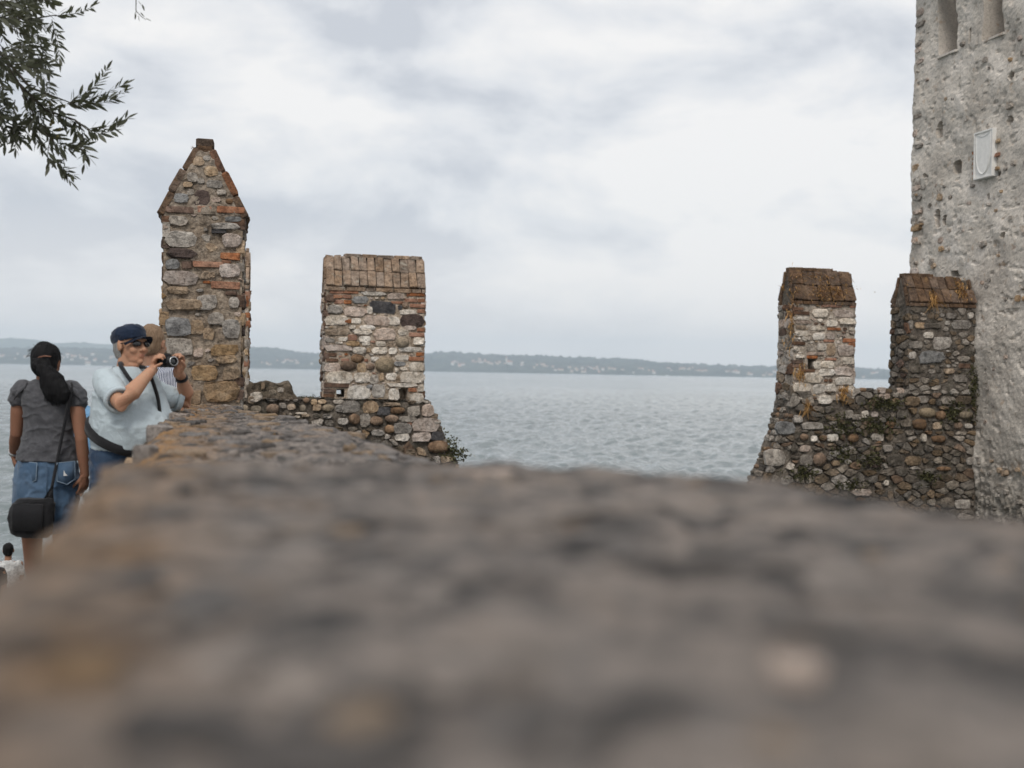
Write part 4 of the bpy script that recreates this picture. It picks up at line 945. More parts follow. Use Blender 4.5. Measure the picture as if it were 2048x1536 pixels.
def fuse(name, bm, voxel, mat, parent, smooth=8, disp=None):
    """melt the rough volumes in bm into one continuous skin"""
    bmesh.ops.recalc_face_normals(bm, faces=bm.faces)
    me = bpy.data.meshes.new('tmp'); bm.to_mesh(me); bm.free(); ob = bpy.data.objects.new('tmp', me); COL.objects.link(ob)
    md = ob.modifiers.new('r', 'REMESH'); md.mode = 'VOXEL'; md.voxel_size = voxel
    if smooth: ms = ob.modifiers.new('s', 'SMOOTH'); ms.iterations = smooth; ms.factor = .5
    dg = bpy.context.evaluated_depsgraph_get(); out = bpy.data.meshes.new_from_object(ob.evaluated_get(dg))
    bpy.data.objects.remove(ob); bpy.data.meshes.remove(me)
    out.name = name; out.shade_smooth(); out.materials.clear(); out.materials.append(mat)
    if disp:
        n = len(out.vertices); co = np.empty(n*3); out.vertices.foreach_get('co', co); co = co.reshape(-1, 3)
        no = np.empty(n*3); out.vertices.foreach_get('normal', no); no = no.reshape(-1, 3)
        co = co + no*disp(co, no)[:, None]; out.vertices.foreach_set('co', co.ravel()); out.update()
    return link(bpy.data.objects.new(name, out), parent)
def cloth_disp(amp=.006, sc=(9, 9, 5), fine=.0):
    def f(co, no):
        q = co*np.array(sc); w = fbm(q, 3, .5); r = (1-np.minimum(np.abs(w), 1))**3
        return amp*(1.3*r - .5) + fine*fbm(co*40, 2)
    return f
def hand(bm, wrist, d, n, side, curl=.35, spread=1.0, s=1.0):
    """palm, four unequal jointed fingers and a thumb; d = towards the finger tips, n = out of the palm, side = +1 thumb on n x d"""
    d = d.normalized(); n = (n - d*n.dot(d)).normalized(); t = n.cross(d)*side
    rot = Matrix((t, d, n)).transposed()
    ell(bm, wrist + d*.05*s, (.041*s, .052*s, .018*s), rot, 16); tube(bm, [wrist - d*.02, wrist + d*.03*s], [.027*s, .027*s], 12, (n, .75))
    for i, (L, r) in enumerate(((.070, .0090), (.078, .0094), (.072, .0088), (.056, .0078))):
        b = wrist + d*(.088 - .006*abs(i-1.2))*s + t*(.031 - .021*i)*s*spread; a = 0; pts = [b - d*.03*s, b]; q = b
        for k, f in enumerate((.45, .32, .23)):
            a += curl*(1.0 + .35*k)*(1 + .12*i); q = q + (d*math.cos(a) + n*math.sin(a))*L*f*s; pts.append(q)
        tube(bm, pts, [r*1.05*s, r*1.05*s, r*s, r*.95*s, r*.8*s], 10)
    b = wrist + d*.025*s + t*.030*s; q1 = b + (d*.75 + t*.62 + n*.25*(1+curl)).normalized()*.042*s; q2 = q1 + (d*.9 + t*.15 + n*(.35+curl)).normalized()*.032*s; q3 = q2 + (d*.9 - t*.15 + n*(.4+curl)).normalized()*.022*s
    tube(bm, [b - d*.01*s, b, q1, q2, q3], [.013*s, .0135*s, .011*s, .010*s, .008*s], 10)
def head(bm, c, f, u, s=1.0):
    """skull, jaw, brow, nose, lips, cheeks, ears; f = facing, u = up"""
    f = f.normalized(); u = (u - f*u.dot(f)).normalized(); x = f.cross(u); R = Matrix((x, f, u)).transposed()
    def L(a, b, d): return c + (x*a + f*b + u*d)*s
    def E(p, r): ell(bm, L(*p), tuple(q*s for q in r), R)
    E((0, -.018, .035), (.077, .098, .093)); E((0, .028, -.028), (.064, .070, .085)); E((0, .040, -.082), (.050, .048, .034)); E((0, .074, -.100), (.022, .019, .017))
    E((0, .083, .026), (.050, .018, .014)); E((.038, .066, -.030), (.026, .026, .026)); E((-.038, .066, -.030), (.026, .026, .026))
    tube(bm, [L(0, .086, .016), L(0, .102, -.010), L(0, .114, -.030)], [.008*s, .010*s, .0145*s], 10); E((.013, .100, -.034), (.010, .011, .009)); E((-.013, .100, -.034), (.010, .011, .009))
    E((0, .087, -.060), (.026, .010, .007)); E((0, .086, -.071), (.022, .009, .008))
    for q in (1, -1):
        E((q*.079, -.006, -.004), (.010, .021, .033)); tube(bm, [L(q*.082, .010, -.020), L(q*.088, -.012, .012), L(q*.084, -.006, .026)], [.006*s]*3, 8)
    return L, R, x, f, u
def skinmat(name, c, red):
    m, nt, b = newmat(name); p = nd(nt, 'ShaderNodeTexCoord').outputs['Object']
    n = noise(nt, p, 16, 5, .6); g = noise(nt, p, 140, 3, .6)
    col = mixc(nt, rampn(nt, n, [(.35, (0,)*3), (.68, (.6,)*3)]), c, red); col = mixc(nt, .3, col, rampn(nt, g, [(.3, (.75,)*3), (.7, (1.15,)*3)]), 'MULTIPLY')
    nt.links.new(col, b.inputs['Base Color']); b.inputs['Roughness'].default_value = .68; b.inputs['Specular IOR Level'].default_value = .3; b.inputs['Subsurface Weight'].default_value = .12; b.inputs['Subsurface Radius'].default_value = (.012, .005, .003)
    bump(nt, b, g, .25, .003); return m
def fabric(name, c, c2=None, scale=260, mott=9, amt=.5, bmp=.35, rough=.9, stripe=None):
    m, nt, b = newmat(name); p = nd(nt, 'ShaderNodeTexCoord').outputs['Object']
    n = noise(nt, p, mott, 5, .6); g = noise(nt, p, scale, 2, .5)
    col = mixc(nt, rampn(nt, n, [(.35, (0,)*3), (.7, (amt,)*3)]), c, c2 or tuple(q*.8 for q in c))
    if stripe:
        w = nd(nt, 'ShaderNodeTexWave', {'Vector': p, 'Scale': stripe[1], 'Distortion': .6}, wave_type='BANDS', bands_direction=stripe[2]).outputs['Fac']
        col = mixc(nt, rampn(nt, w, [(.55, (0,)*3), (.65, (1,)*3)]), col, stripe[0])
    col = mixc(nt, .5, col, rampn(nt, g, [(.3, (.68,)*3), (.7, (1.25,)*3)]), 'MULTIPLY')
    nt.links.new(col, b.inputs['Base Color']); b.inputs['Roughness'].default_value = rough; b.inputs['Sheen Weight'].default_value = .15; b.inputs['Specular IOR Level'].default_value = .15
    bump(nt, b, nd(nt, 'ShaderNodeMath', {0: g, 1: .25, 2: noise(nt, p, 22, 4, .55, .6)}, operation='MULTIPLY_ADD').outputs[0], bmp, .012); return m
def hairmat(name, c, c2, rough=.45):
    m, nt, b = newmat(name); p = nd(nt, 'ShaderNodeTexCoord').outputs['Object']
    mp = nd(nt, 'ShaderNodeMapping', {'Vector': p, 'Scale': (190, 190, 14)}).outputs[0]; n = noise(nt, mp, 1.0, 4, .6, .4)
    nt.links.new(mixc(nt, rampn(nt, n, [(.4, (0,)*3), (.68, (1,)*3)]), c, c2), b.inputs['Base Color']); b.inputs['Roughness'].default_value = rough
    b.inputs['Specular IOR Level'].default_value = .2; bump(nt, b, n, .7, .004); return m
SK_M, SK_W, SK_D = skinmat('fair_skin', (.44, .255, .165), (.46, .215, .135)), skinmat('tan_skin', (.235, .118, .072), (.27, .125, .08)), skinmat('brown_skin', (.25, .13, .08), (.27, .13, .08))
BLACKH, GREYH, SANDH = hairmat('black_hair', (.0035, .0035, .0045), (.009, .0085, .0095), .7), hairmat('grey_hair', (.20, .19, .18), (.34, .33, .32), .7), hairmat('sandy_hair', (.22, .14, .085), (.36, .25, .165), .6)
POLO = fabric('pale_polo', (.47, .545, .585), (.39, .455, .495), 320, 6, .5, .6)
JEAN = fabric('dark_denim', (.022, .042, .080), (.05, .085, .14), 380, 11, .6)
DENIM = fabric('faded_denim', (.050, .092, .155), (.11, .17, .255), 380, 9, .8)
TEE = fabric('charcoal_tee', (.060, .061, .068), (.125, .125, .135), 300, 26, .7)
NAVY = fabric('navy_cap', (.010, .018, .040), (.022, .036, .065), 300, 8, .5)
BLACKF = fabric('black_webbing', (.010, .010, .012), (.020, .020, .022), 350, 9, .5, .3, .75)
STRIPE = fabric('striped_shirt', (.66, .68, .74), None, 300, 8, .3, .3, .9, ((.030, .045, .12), 30, 'X'))
SKYB = fabric('light_blue_shirt', (.17, .36, .58), (.26, .46, .68), 300, 8, .5)
WHITES = fabric('white_print_shirt', (.62, .62, .61), (.20, .21, .22), 300, 30, .8)
GLASS = plain('dark_lens', (.006, .006, .007), .08, .7); PLASTIC = plain('black_plastic', (.014, .014, .016), .42, .4); RUBBER = plain('black_rubber', (.01, .01, .011), .65); SILVER = plain('silver_metal', (.62, .62, .62), .3, .5, 1.0)
LIPM = skinmat('lips', (.42, .185, .14), (.42, .185, .14)); WHITE_P = plain('white_paint', (.75, .75, .74), .5)
SOLE = plain('shoe_leather', (.05, .04, .035), .6); EYEW = plain('eye_white', (.75, .73, .70), .3); BROWN = plain('hair_clip', (.22, .10, .065), .35)
FLOOR = 2.5
def shoe(bm, ankle, f, floor):
    tube(bm, [V3(ankle.x, ankle.y, floor+.05) - f*.05, V3(ankle.x, ankle.y, floor+.055) + f*.07, V3(ankle.x, ankle.y, floor+.035) + f*.16], [.048, .05, .036], 14)
    tube(bm, [V3(ankle.x, ankle.y, floor+.05), V3(ankle.x, ankle.y, floor+.11)], [.045, .042])

# --- the man with the camera
def build_man():
    D = 7.0; f = V3(.80, -.60, 0).normalized(); lf = ZV.cross(f)          # lf = his left
    P = lambda px, py, d=0: PT(px, py, D + d)
    base = P(248, 900); root = empty('person', (base.x, base.y, FLOOR), 'heavy man in navy cap and pale blue polo photographing with elbow on the wall', 'person')
    hc = P(262, 691); fh = (V3(.85, -.52, .06)).normalized()
    sk = bmesh.new(); L, R, x, fv, uv = head(sk, hc, fh, ZV, 1.02)
    tube(sk, [L(0, -.015, -.06), L(0, -.03, -.13), L(0, -.05, -.22)], [.064, .068, .085], 18)
    ell(sk, L(0, .028, -.118), (.048, .045, .030), R)                      # double chin
    shR, shL = P(214, 768, -.13), P(311, 788, .22)
    elR, wrR = P(243, 808, -.36), P(299, 745, -.20)
    elL, wrL = P(376, 806, .34), P(362, 752, .20)
    elL.z = max(elL.z, 3.775)
    tube(sk, [shR, shR.lerp(elR, .5), elR, elR.lerp(wrR, .35), elR.lerp(wrR, .75), wrR], [.066, .058, .050, .052, .038, .031], 16)
    tube(sk, [shL, shL.lerp(elL, .5), elL, elL.lerp(wrL, .35), elL.lerp(wrL, .75), wrL], [.066, .058, .048, .052, .038, .031], 16)
    camc = P(333, 723, -.02); cf = V3(.70, -.70, .10).normalized(); cl = ZV.cross(cf).normalized(); cu = cf.cross(cl)*-1
    cu = cl.cross(cf)*-1; cu = ZV - cf*ZV.dot(cf); cu.normalize()
    # right hand round the grip, left hand under and beside the lens
    gR = camc - cl*.055; gL = camc + cl*.058
    hand(sk, gR - cf*.055 - cu*.045 - cl*.005, (cu*.8 + cf*.62 - cl*.12), (cf*.55 + cl*.75 - cu*.3), 1, .52)
    tube(sk, [wrR, gR - cf*.055 - cu*.045 - cl*.005], [.031, .029], 12)
    hand(sk, gL - cf*.03 - cu*.055 + cl*.030, (cu*.85 + cf*.40), (-cl*.85 + cf*.4), -1, .55)
    tube(sk, [wrL, gL - cf*.03 - cu*.055 + cl*.030], [.031, .029], 12)
    # torso and legs under the clothes
    rows = [(262, 742, .00, .085, .135), (262, 765, .0, .12, .20), (258, 795, .0, .155, .22), (259, 825, .0, .19, .222), (262, 855, .0, .215, .225), (258, 885, .0, .21, .215), (250, 910, 0, .165, .19), (247, 935, 0, .14, .18)]
    def trunk(bm, grow, sel, belly=0.0):
        rg = []
        for px, py, dd, a, b in sel:
            c = P(px, py, dd); rg.append((c, f*(a+grow), lf*(b+grow), 2.15))
        loft(bm, rg, 32)
    trunk(sk, -.02, rows)
    hip = P(246, 930); knees = []
    for q in (1, -1):
        h0 = hip + lf*q*.10; an = V3(h0.x, h0.y, FLOOR+.09) - f*.04 + lf*q*.03; kn = h0.lerp(an, .48) + f*.04
        tube(sk, [h0, kn, an], [.085, .058, .042]); knees.append((h0, kn, an))
    body = fuse('body', sk, .0048, SK_M, root, 5)
    # polo
    sh = bmesh.new(); prow = [(261, 733, -.005, .075, .10), (262, 745, .0, .098, .150), (261, 762, .0, .128, .190), (259, 790, .0, .178, .228), (262, 820, .0, .222, .236), (266, 850, .0, .254, .242), (265, 875, .0, .250, .236), (262, 895, .0, .230, .226), (259, 904, .0, .19, .19)]
    trunk(sh, .0, prow)
    for s0, e0, k in ((shR, elR, .60), (shL, elL, .42)):
        tip = s0.lerp(e0, k); tube(sh, [s0 + V3(0, 0, .006) - (e0-s0).normalized()*.03, s0.lerp(e0, k*.5), tip], [.082, .080, .076], 18)
    polo = fuse('polo_shirt', sh, .006, POLO, root, 9, cloth_disp(.006, (8, 8, 9)))
    for s0, e0, k in ((shR, elR, .60), (shL, elL, .42)):                   # sleeve hems
        dd = (e0-s0).normalized(); c = s0.lerp(e0, k) + dd*.072; ax = dd.cross(ZV).normalized(); ay = dd.cross(ax); hb = bmesh.new()
        loft(hb, [(c - dd*.030, ax*.082, ay*.082), (c, ax*.083, ay*.083), (c, ax*.062, ay*.062), (c - dd*.05, ax*.055, ay*.055)], 24); bmobj('sleeve_hem', hb, POLO, polo)
    # collar: two leaves round the neck
    cb = bmesh.new(); n0 = L(0, -.035, -.150); N = 22; rows_c = []
    for j, (r, dz, fo) in enumerate(((.074, .030, .0), (.086, .028, .0), (.112, -.030, .012), (.104, -.038, .012))):
        rr = []
        for i in range(N+1):
            a = math.radians(28) + (2*math.pi - math.radians(56))*i/N; o = (f*math.cos(a) + lf*math.sin(a)); front = max(0, math.cos(a))
            rr.append(cb.verts.new(n0 + o*r*(1 + .25*front*(j > 1)) + ZV*(dz - .055*front + (.0))))
        rows_c.append(rr)
    for a, b in zip(rows_c, rows_c[1:]):
        for i in range(N): cb.faces.new((a[i], a[i+1], b[i+1], b[i]))
    bmesh.ops.solidify(cb, geom=cb.faces[:], thickness=.004); bmobj('collar', cb, POLO, polo)
    fr = P(262, 800) ; pk = bmesh.new(); 
    for k in range(3):                                                     # placket buttons
        ell(pk, P(283 + 2*k, 772 + k*14) + f*.0 - f*0, (.006, .006, .006))
    bmobj('button', pk, WHITE_P, polo)
    # jeans, belt
    jb = bmesh.new(); loft(jb, [(P(257, 886, .0), f*.175, lf*.205, 2.2), (P(252, 908), f*.19, lf*.214, 2.2), (P(248, 935), f*.165, lf*.205, 2.2), (P(246, 965), f*.13, lf*.18, 2.2)], 28)
    for h0, kn, an in knees: tube(jb, [h0 - ZV*.02, kn, an + ZV*.02], [.115, .088, .072], 18)
    jeans = fuse('jeans', jb, .007, JEAN, root, 6, cloth_disp(.008, (9, 9, 12)))
    bl = bmesh.new(); tl = (f*.20*.9).normalized()
    loft(bl, [(P(259, 868, .0) - f*.012 + ZV*.02, f*.236 + ZV*-.10, lf*.244, 2.2), (P(256, 882) - f*.012 + ZV*.008, f*.232 + ZV*-.10, lf*.240, 2.2)], 32); belt = bmobj('belt', bl, BLACKF, root)
    bk = bmesh.new(); bmbox(bk, P(256, 882) + f*.20 - ZV*.06, (.02, .05, .035)); bmobj('buckle', bk, RUBBER, belt, False)
    sb = bmesh.new()
    for h0, kn, an in knees: shoe(sb, an, f, FLOOR)
    for e2 in ():
        pass
    sb.free()
    for h0, kn, an in knees: s2 = bmesh.new(); shoe(s2, an, f, FLOOR); fuse('shoe', s2, .008, SOLE, root, 4)
    # hair fringe behind the ears
    hb = bmesh.new(); loft(hb, [(L(0, -.03, -.075), x*.062, fv*.075), (L(0, -.026, -.03), x*.081, fv*.098), (L(0, -.02, .03), x*.083, fv*.101)], 28)
    bmesh.ops.delete(hb, geom=[v for v in hb.verts if (v.co - hc).dot(fv) > .012], context='VERTS'); bmobj('hair', hb, GREYH, root)
    # cap: crown, band, peak
    cp = bmesh.new(); tilt = (uv*.97 - fv*.22).normalized(); tf_ = (fv*.97 + uv*.22).normalized(); c0 = L(0, -.018, .044)
    loft(cp, [(c0 - tilt*.026, x*.087, tf_*.110), (c0 + tilt*.0, x*.092, tf_*.115), (c0 + tilt*.028, x*.093, tf_*.115), (c0 + tilt*.050, x*.084, tf_*.103), (c0 + tilt*.066, x*.066, tf_*.082), (c0 + tilt*.076, x*.040, tf_*.050), (c0 + tilt*.080, x*.012, tf_*.014)], 36)
    cap = fuse('cap', cp, .005, NAVY, root, 3, cloth_disp(.005, (26, 26, 20)))
    pk = bmesh.new(); N = 18; rws = []
    for j, rr in enumerate((.98, 1.22, 1.46, 1.58)):
        row = []
        for i in range(N+1):
            a = math.radians(-66 + 132*i/N); k = 1 + (rr-1)*math.cos(a*1.05)**.7
            q = c0 - tilt*(.022 + (rr-.98)*.030) + x*math.sin(a)*.094*(1 + (rr-1)*.10) + tf_*math.cos(a)*.113*k - tilt*(.030*abs(math.sin(a))**2)
            row.append(pk.verts.new(q))
        rws.append(row)
    for a, b in zip(rws, rws[1:]):
        for i in range(N): pk.faces.new((a[i], a[i+1], b[i+1], b[i]))
    bmesh.ops.solidify(pk, geom=pk.faces[:], thickness=.007); bmobj('peak', pk, NAVY, cap)
    # sunglasses
    gl = bmesh.new()
    tube(gl, [L(.022, .104, .008), L(0, .110, .012), L(-.022, .104, .008)], [.0025]*3, 8)
    for q in (1, -1): tube(gl, [L(q*.058, .088, .012), L(q*.079, .045, .012), L(q*.083, -.008, .008)], [.0032, .0032, .003], 8)
    sg = bmobj('sunglasses', gl, PLASTIC, root)
    for q in (1, -1):
        lb = bmesh.new(); fr2 = (fv*.95 + x*q*.30).normalized(); xx = uv.cross(fr2).normalized()
        loft(lb, [(L(q*.038, .098, .004) - fr2*.004, xx*.026, uv*.019, 2.8), (L(q*.038, .098, .004) + fr2*.003, xx*.025, uv*.018, 2.8), (L(q*.038, .098, .004) + fr2*.006, xx*.014, uv*.010, 2.5)], 20); bmobj('lens', lb, GLASS, sg)
    lp = bmesh.new(); ell(lp, L(0, .091, -.0605), (.022, .0060, .0030), R); ell(lp, L(0, .089, -.068), (.019, .0060, .0035), R); bmobj('lips', lp, LIPM, root)
    # wrist band
    wd = (wrL - elL).normalized(); wb = bmesh.new(); c = elL.lerp(wrL, .93); ax = wd.cross(ZV).normalized() if abs(wd.z) < .9 else wd.cross(f).normalized(); ay = wd.cross(ax)
    loft(wb, [(c - wd*.011, ax*.040, ay*.040), (c + wd*.011, ax*.038, ay*.038)], 20); bmobj('wrist_band', wb, BLACKF, root)
    # compact camera
    ca = empty('camera', camc - cu*.04, 'small black camera held up by the man in the navy cap', 'camera')
    rotc = Matrix((cl, cf, cu)).transposed(); b1 = bmesh.new(); bmbox(b1, camc, (.118, .036, .070), rotc); bmesh.ops.bevel(b1, geom=b1.edges[:], offset=.008, segments=3, affect='EDGES'); cbod = bmobj('camera_body', b1, PLASTIC, ca, False)
    b2 = bmesh.new(); bmbox(b2, camc - cl*.046 + cf*.018, (.026, .026, .062), rotc); bmesh.ops.bevel(b2, geom=b2.edges[:], offset=.010, segments=3, affect='EDGES'); bmobj('grip', b2, RUBBER, ca, False)
    b3 = bmesh.new(); bmbox(b3, camc + cu*.041 + cl*.005, (.034, .028, .016), rotc); bmesh.ops.bevel(b3, geom=b3.edges[:], offset=.004, segments=2, affect='EDGES'); bmobj('viewfinder', b3, PLASTIC, ca, False)
    lc = camc + cl*.012 - cu*.004; b4 = bmesh.new()
    loft(b4, [(lc + cf*.017, cl*.033, cu*.033), (lc + cf*.040, cl*.033, cu*.033), (lc + cf*.041, cl*.030, cu*.030), (lc + cf*.066, cl*.030, cu*.030), (lc + cf*.068, cl*.026, cu*.026), (lc + cf*.060, cl*.022, cu*.022)], 28, False); ln = bmobj('lens_barrel', b4, PLASTIC, ca)
    b5 = bmesh.new(); loft(b5, [(lc + cf*.0685, cl*.0285, cu*.0285), (lc + cf*.0695, cl*.0275, cu*.0275), (lc + cf*.0695, cl*.0245, cu*.0245)], 28, False); bmobj('lens_ring', b5, SILVER, ln)
    b6 = bmesh.new(); ell(b6, lc + cf*.056, (.022, .007, .022), rotc); bmobj('lens_glass', b6, GLASS, ln)
    b7 = bmesh.new(); loft(b7, [(camc - cl*.034 + cu*.034, cl*.010, cf*.010), (camc - cl*.034 + cu*.043, cl*.010, cf*.010)], 16); bmobj('dial', b7, SILVER, ca)
    # neck strap: from behind the neck down both sides of the chest
    def band(name, pts, w, side, parent, mat=BLACKF):
        bm = bmesh.new(); prev = None; pts = [Vector(p) for p in pts]
        Q = []
        for i in range(len(pts)-1):
            p0, p1, p2, p3 = pts[max(i-1, 0)], pts[i], pts[i+1], pts[min(i+2, len(pts)-1)]
            for k in range(6):
                t = k/6; Q.append(.5*((2*p1) + (p2-p0)*t + (2*p0-5*p1+4*p2-p3)*t*t + (3*p1-p0-3*p2+p3)*t**3))
        Q.append(pts[-1])
        for i, q in enumerate(Q):
            d = (Q[min(i+1, len(Q)-1)] - Q[max(i-1, 0)]).normalized(); s2 = d.cross(side).normalized()
            r = [bm.verts.new(q + s2*w), bm.verts.new(q - s2*w)]
            if prev: bm.faces.new((prev[0], prev[1], r[1], r[0]))
            prev = r
        bmesh.ops.recalc_face_normals(bm, faces=bm.faces); bmesh.ops.solidify(bm, geom=bm.faces[:], thickness=.004); return bmobj(name, bm, mat, parent)
    band('strap', [L(0, -.085, -.115), L(-.060, -.075, -.125), P(240, 726, -.11), P(250, 745, -.20), P(262, 762, -.225), P(272, 775, -.235)], .012, f*.8 - lf*.6 + ZV*.3, ca)
    band('strap', [L(.05, -.05, -.13), P(288, 735, -.05), P(300, 752, -.13), P(309, 775, -.12), P(316, 800, -.10), P(319, 825, -.09), P(319, 838, -.08)], .012, f, ca)
    return band
band = build_man()

# --- the woman seen from behind
def build_woman():
    D = 7.1; P = lambda px, py, d=0: PT(px, py, D + d); X, Y = V3(1, 0, 0), V3(0, 1, 0)
    root = empty('person', (P(95, 900).x, D, FLOOR), 'woman from behind with black ponytail, grey T-shirt and faded denim skirt', 'person')
    hc = P(93, 727, .02); sk = bmesh.new(); L, R, x, fv, uv = head(sk, hc, V3(-.05, 1, -.05), ZV, .94)
    tube(sk, [L(0, -.02, -.05), L(0, -.03, -.13), P(95, 775, .0)], [.050, .050, .07], 16)
    shl, shr = P(40, 778, .0), P(150, 780, .0)
    ell_, wrl = P(33, 868, .04), P(27, 908, .17); elr, wrr = P(163, 880, -.05), P(170, 950, -.02)
    tube(sk, [shl, shl.lerp(ell_, .5), ell_, ell_.lerp(wrl, .4), wrl], [.040, .046, .038, .038, .025], 16)
    tube(sk, [shr, shr.lerp(elr, .5), elr, elr.lerp(wrr, .4), wrr], [.040, .045, .037, .037, .026], 16)
    hand(sk, wrl, V3(.10, .35, -1), V3(1, .2, .1), -1, .25, 1, .92)
    hand(sk, wrr, V3(-.10, .02, -1), V3(-.9, .45, 0), 1, .40, 1, .95)
    loft(sk, [(P(95, 765), X*.10, Y*.06), (P(95, 790), X*.15, Y*.085), (P(97, 840), X*.135, Y*.085), (P(97, 880), X*.135, Y*.09), (P(96, 940), X*.17, Y*.11)], 24)
    legs = []
    for q, px in ((-1, 62), (1, 128)):
        h0 = P(px, 960); kn = P(px + q*-3, 1110, -.02); an = V3(P(px-q*5, 1200).x, D+.03, FLOOR+.08)
        tube(sk, [h0, h0.lerp(kn, .6), kn, kn.lerp(an, .35), an], [.082, .068, .052, .053, .036], 16); legs.append(an)
    fuse('body', sk, .0048, SK_W, root, 5)
    # T-shirt
    sh = bmesh.new()
    loft(sh, [(P(95, 757, .0), X*.075, Y*.055), (P(94, 766), X*.135, Y*.075, 2.3), (P(94, 780, -.005), X*.165, Y*.095, 2.4), (P(96, 805, -.01), X*.158, Y*.108, 2.3), (P(98, 840, -.005), X*.150, Y*.108, 2.2), (P(97, 870), X*.152, Y*.108, 2.2), (P(95, 900), X*.174, Y*.126, 2.2), (P(94, 921), X*.186, Y*.136, 2.2)], 32)
    for s0, tip, r in ((shl, P(35, 797, .0), .056), (shr, P(156, 805, -.01), .056)): tube(sh, [s0 + (X*.02 if s0 is shl else -X*.02) + ZV*.002, s0.lerp(tip, .5), tip], [.064, .063, r], 18)
    tee = fuse('t_shirt', sh, .0055, TEE, root, 7, cloth_disp(.007, (7, 7, 14)))
    for a, px in ((-1, 44), (1, 146)):                                      # gathered shoulder pleats
        for k in range(5):
            b = bmesh.new(); tube(b, [P(px + a*(k*4-10), 765 + k*3.4, -.06), P(px + a*(k*4-5), 774 + k*3.5, -.088), P(px + a*(k*4-1), 784 + k*3.5, -.082)], [.004, .007, .004], 8); bmobj('pleat', b, TEE, tee)
    # denim skirt with patch pockets
    kb = bmesh.new(); loft(kb, [(P(94, 909), X*.150, Y*.104, 2.2), (P(94, 930), X*.180, Y*.130, 2.2), (P(93, 965), X*.196, Y*.145, 2.2), (P(92, 1000), X*.196, Y*.145, 2.2), (P(90, 1045), X*.188, Y*.14, 2.2), (P(88, 1062), X*.186, Y*.138, 2.2)], 32)
    skirt = fuse('denim_skirt', kb, .0065, DENIM, root, 6, cloth_disp(.010, (8, 8, 10)))
    def surf(px, py, w=.0):                                                 # a point on the back of the skirt
        u = (PT(px, py, D).x - PT(93, py, D).x)/.196; return PT(px, py, D - .147*(max(0, 1-abs(u)**2.2))**(1/2.2) + .004 - w)
    for pts in ([(36, 922), (74, 926), (72, 960), (58, 968), (36, 958)], [(114, 926), (150, 922), (150, 958), (134, 969), (114, 962)]):
        b = bmesh.new(); vs = [b.verts.new(surf(px, py, .012)) for px, py in pts]; b.faces.new(vs); bmesh.ops.subdivide_edges(b, edges=b.edges[:], cuts=2, use_grid_fill=True); bmesh.ops.recalc_face_normals(b, faces=b.faces); bmesh.ops.solidify(b, geom=b.faces[:], thickness=.004); po = bmobj('pocket', b, DENIM, skirt)
        b = bmesh.new(); q = [surf(px, py, .015) for px, py in pts] ; q.append(q[0]); 
        for i in range(len(q)-1): tube(b, [q[i], q[i+1]], [.0022, .0022], 6)
        bmobj('stitching', b, fabric('pale_thread', (.25, .33, .42)), po)
    b = bmesh.new(); vs = [b.verts.new(surf(px, py, .020)) for px, py in ((128, 940), (130, 946), (135, 951), (129, 952), (127, 951))]; b.faces.new(vs); bmobj('frayed_patch', b, WHITE_P, skirt, False)
    b = bmesh.new(); tube(b, [surf(93, 925, .008), surf(93, 960, .008), surf(92, 1000, .008), surf(91, 1040, .008)], [.003]*4, 8); bmobj('seam', b, DENIM, skirt)
    for an in legs: s2 = bmesh.new(); shoe(s2, an, Y, FLOOR); fuse('shoe', s2, .008, SOLE, root, 4)
    # hair: cap of hair, ponytail, flyaways, clip
    hb = bmesh.new(); ell(hb, L(0, -.020, .040), (.086, .104, .098), R); ell(hb, L(0, -.045, -.005), (.080, .075, .085), R); ell(hb, L(0, -.085, .0), (.05, .045, .06), R)
    hr = fuse('hair', hb, .006, BLACKH, root, 5, lambda co, no: .006*fbm(co*np.array([38, 38, 7]), 3))
    pb = bmesh.new(); loft(pb, [(L(0, -.10, .03), X*.045, Y*.030), (L(.005, -.125, -.02), X*.060, Y*.036), (P(101, 752, -.12), X*.066, Y*.036), (P(106, 770, -.125), X*.076, Y*.036), (P(112, 785, -.125), X*.080, Y*.033), (P(115, 798, -.12), X*.066, Y*.026), (P(114, 807, -.12), X*.040, Y*.014)], 28)
    po = fuse('ponytail', pb, .005, BLACKH, hr, 4, lambda co, no: .009*fbm(co*np.array([46, 46, 5]), 3))
    rg = random.Random(4)
    b = bmesh.new()
    for k in range(70):
        a = rg.uniform(-1.5, 1.5); q = L(math.sin(a)*.078, -.05 + rg.uniform(-.05, .05), .03 + math.cos(a)*.085); o = (X*math.sin(a) + ZV*math.cos(a)*.6 + V3(rg.uniform(-.5, .5), 0, rg.uniform(-.6, .3))).normalized()
        tube(b, [q, q + o*.018, q + o*.03 + ZV*-.008], [.0013, .001, .0006], 5)
    for k in range(60):
        f0 = rg.uniform(-1, 1); q = P(112 + f0*22, 796 + rg.uniform(-4, 6) - abs(f0)*10, -.125); tube(b, [q, q + V3(f0*.006, 0, -.018), q + V3(f0*.008, 0, -.030 - rg.random()*.012)], [.002, .0014, .0006], 5)
    for k in range(120):
        o = rg.uniform(-1, 1); a1 = rg.uniform(-.02, .0); w = [.040, .058, .066, .075, .078, .055]; cc = [L(0, -.105, .03), L(.005, -.135, -.02), P(101, 752, -.14), P(106, 770, -.145), P(112, 785, -.143), P(115, 803 + rg.uniform(-5, 9), -.13)]
        tube(b, [c + X*(o*q*rg.uniform(.92, 1.08)) + Y*(.028*o*o + a1*.3) for c, q in zip(cc, w)], [.0022, .0026, .0026, .0026, .002, .0008], 5)
    tag(bmobj('loose_strands', b, BLACKH, hr), kind='stuff')
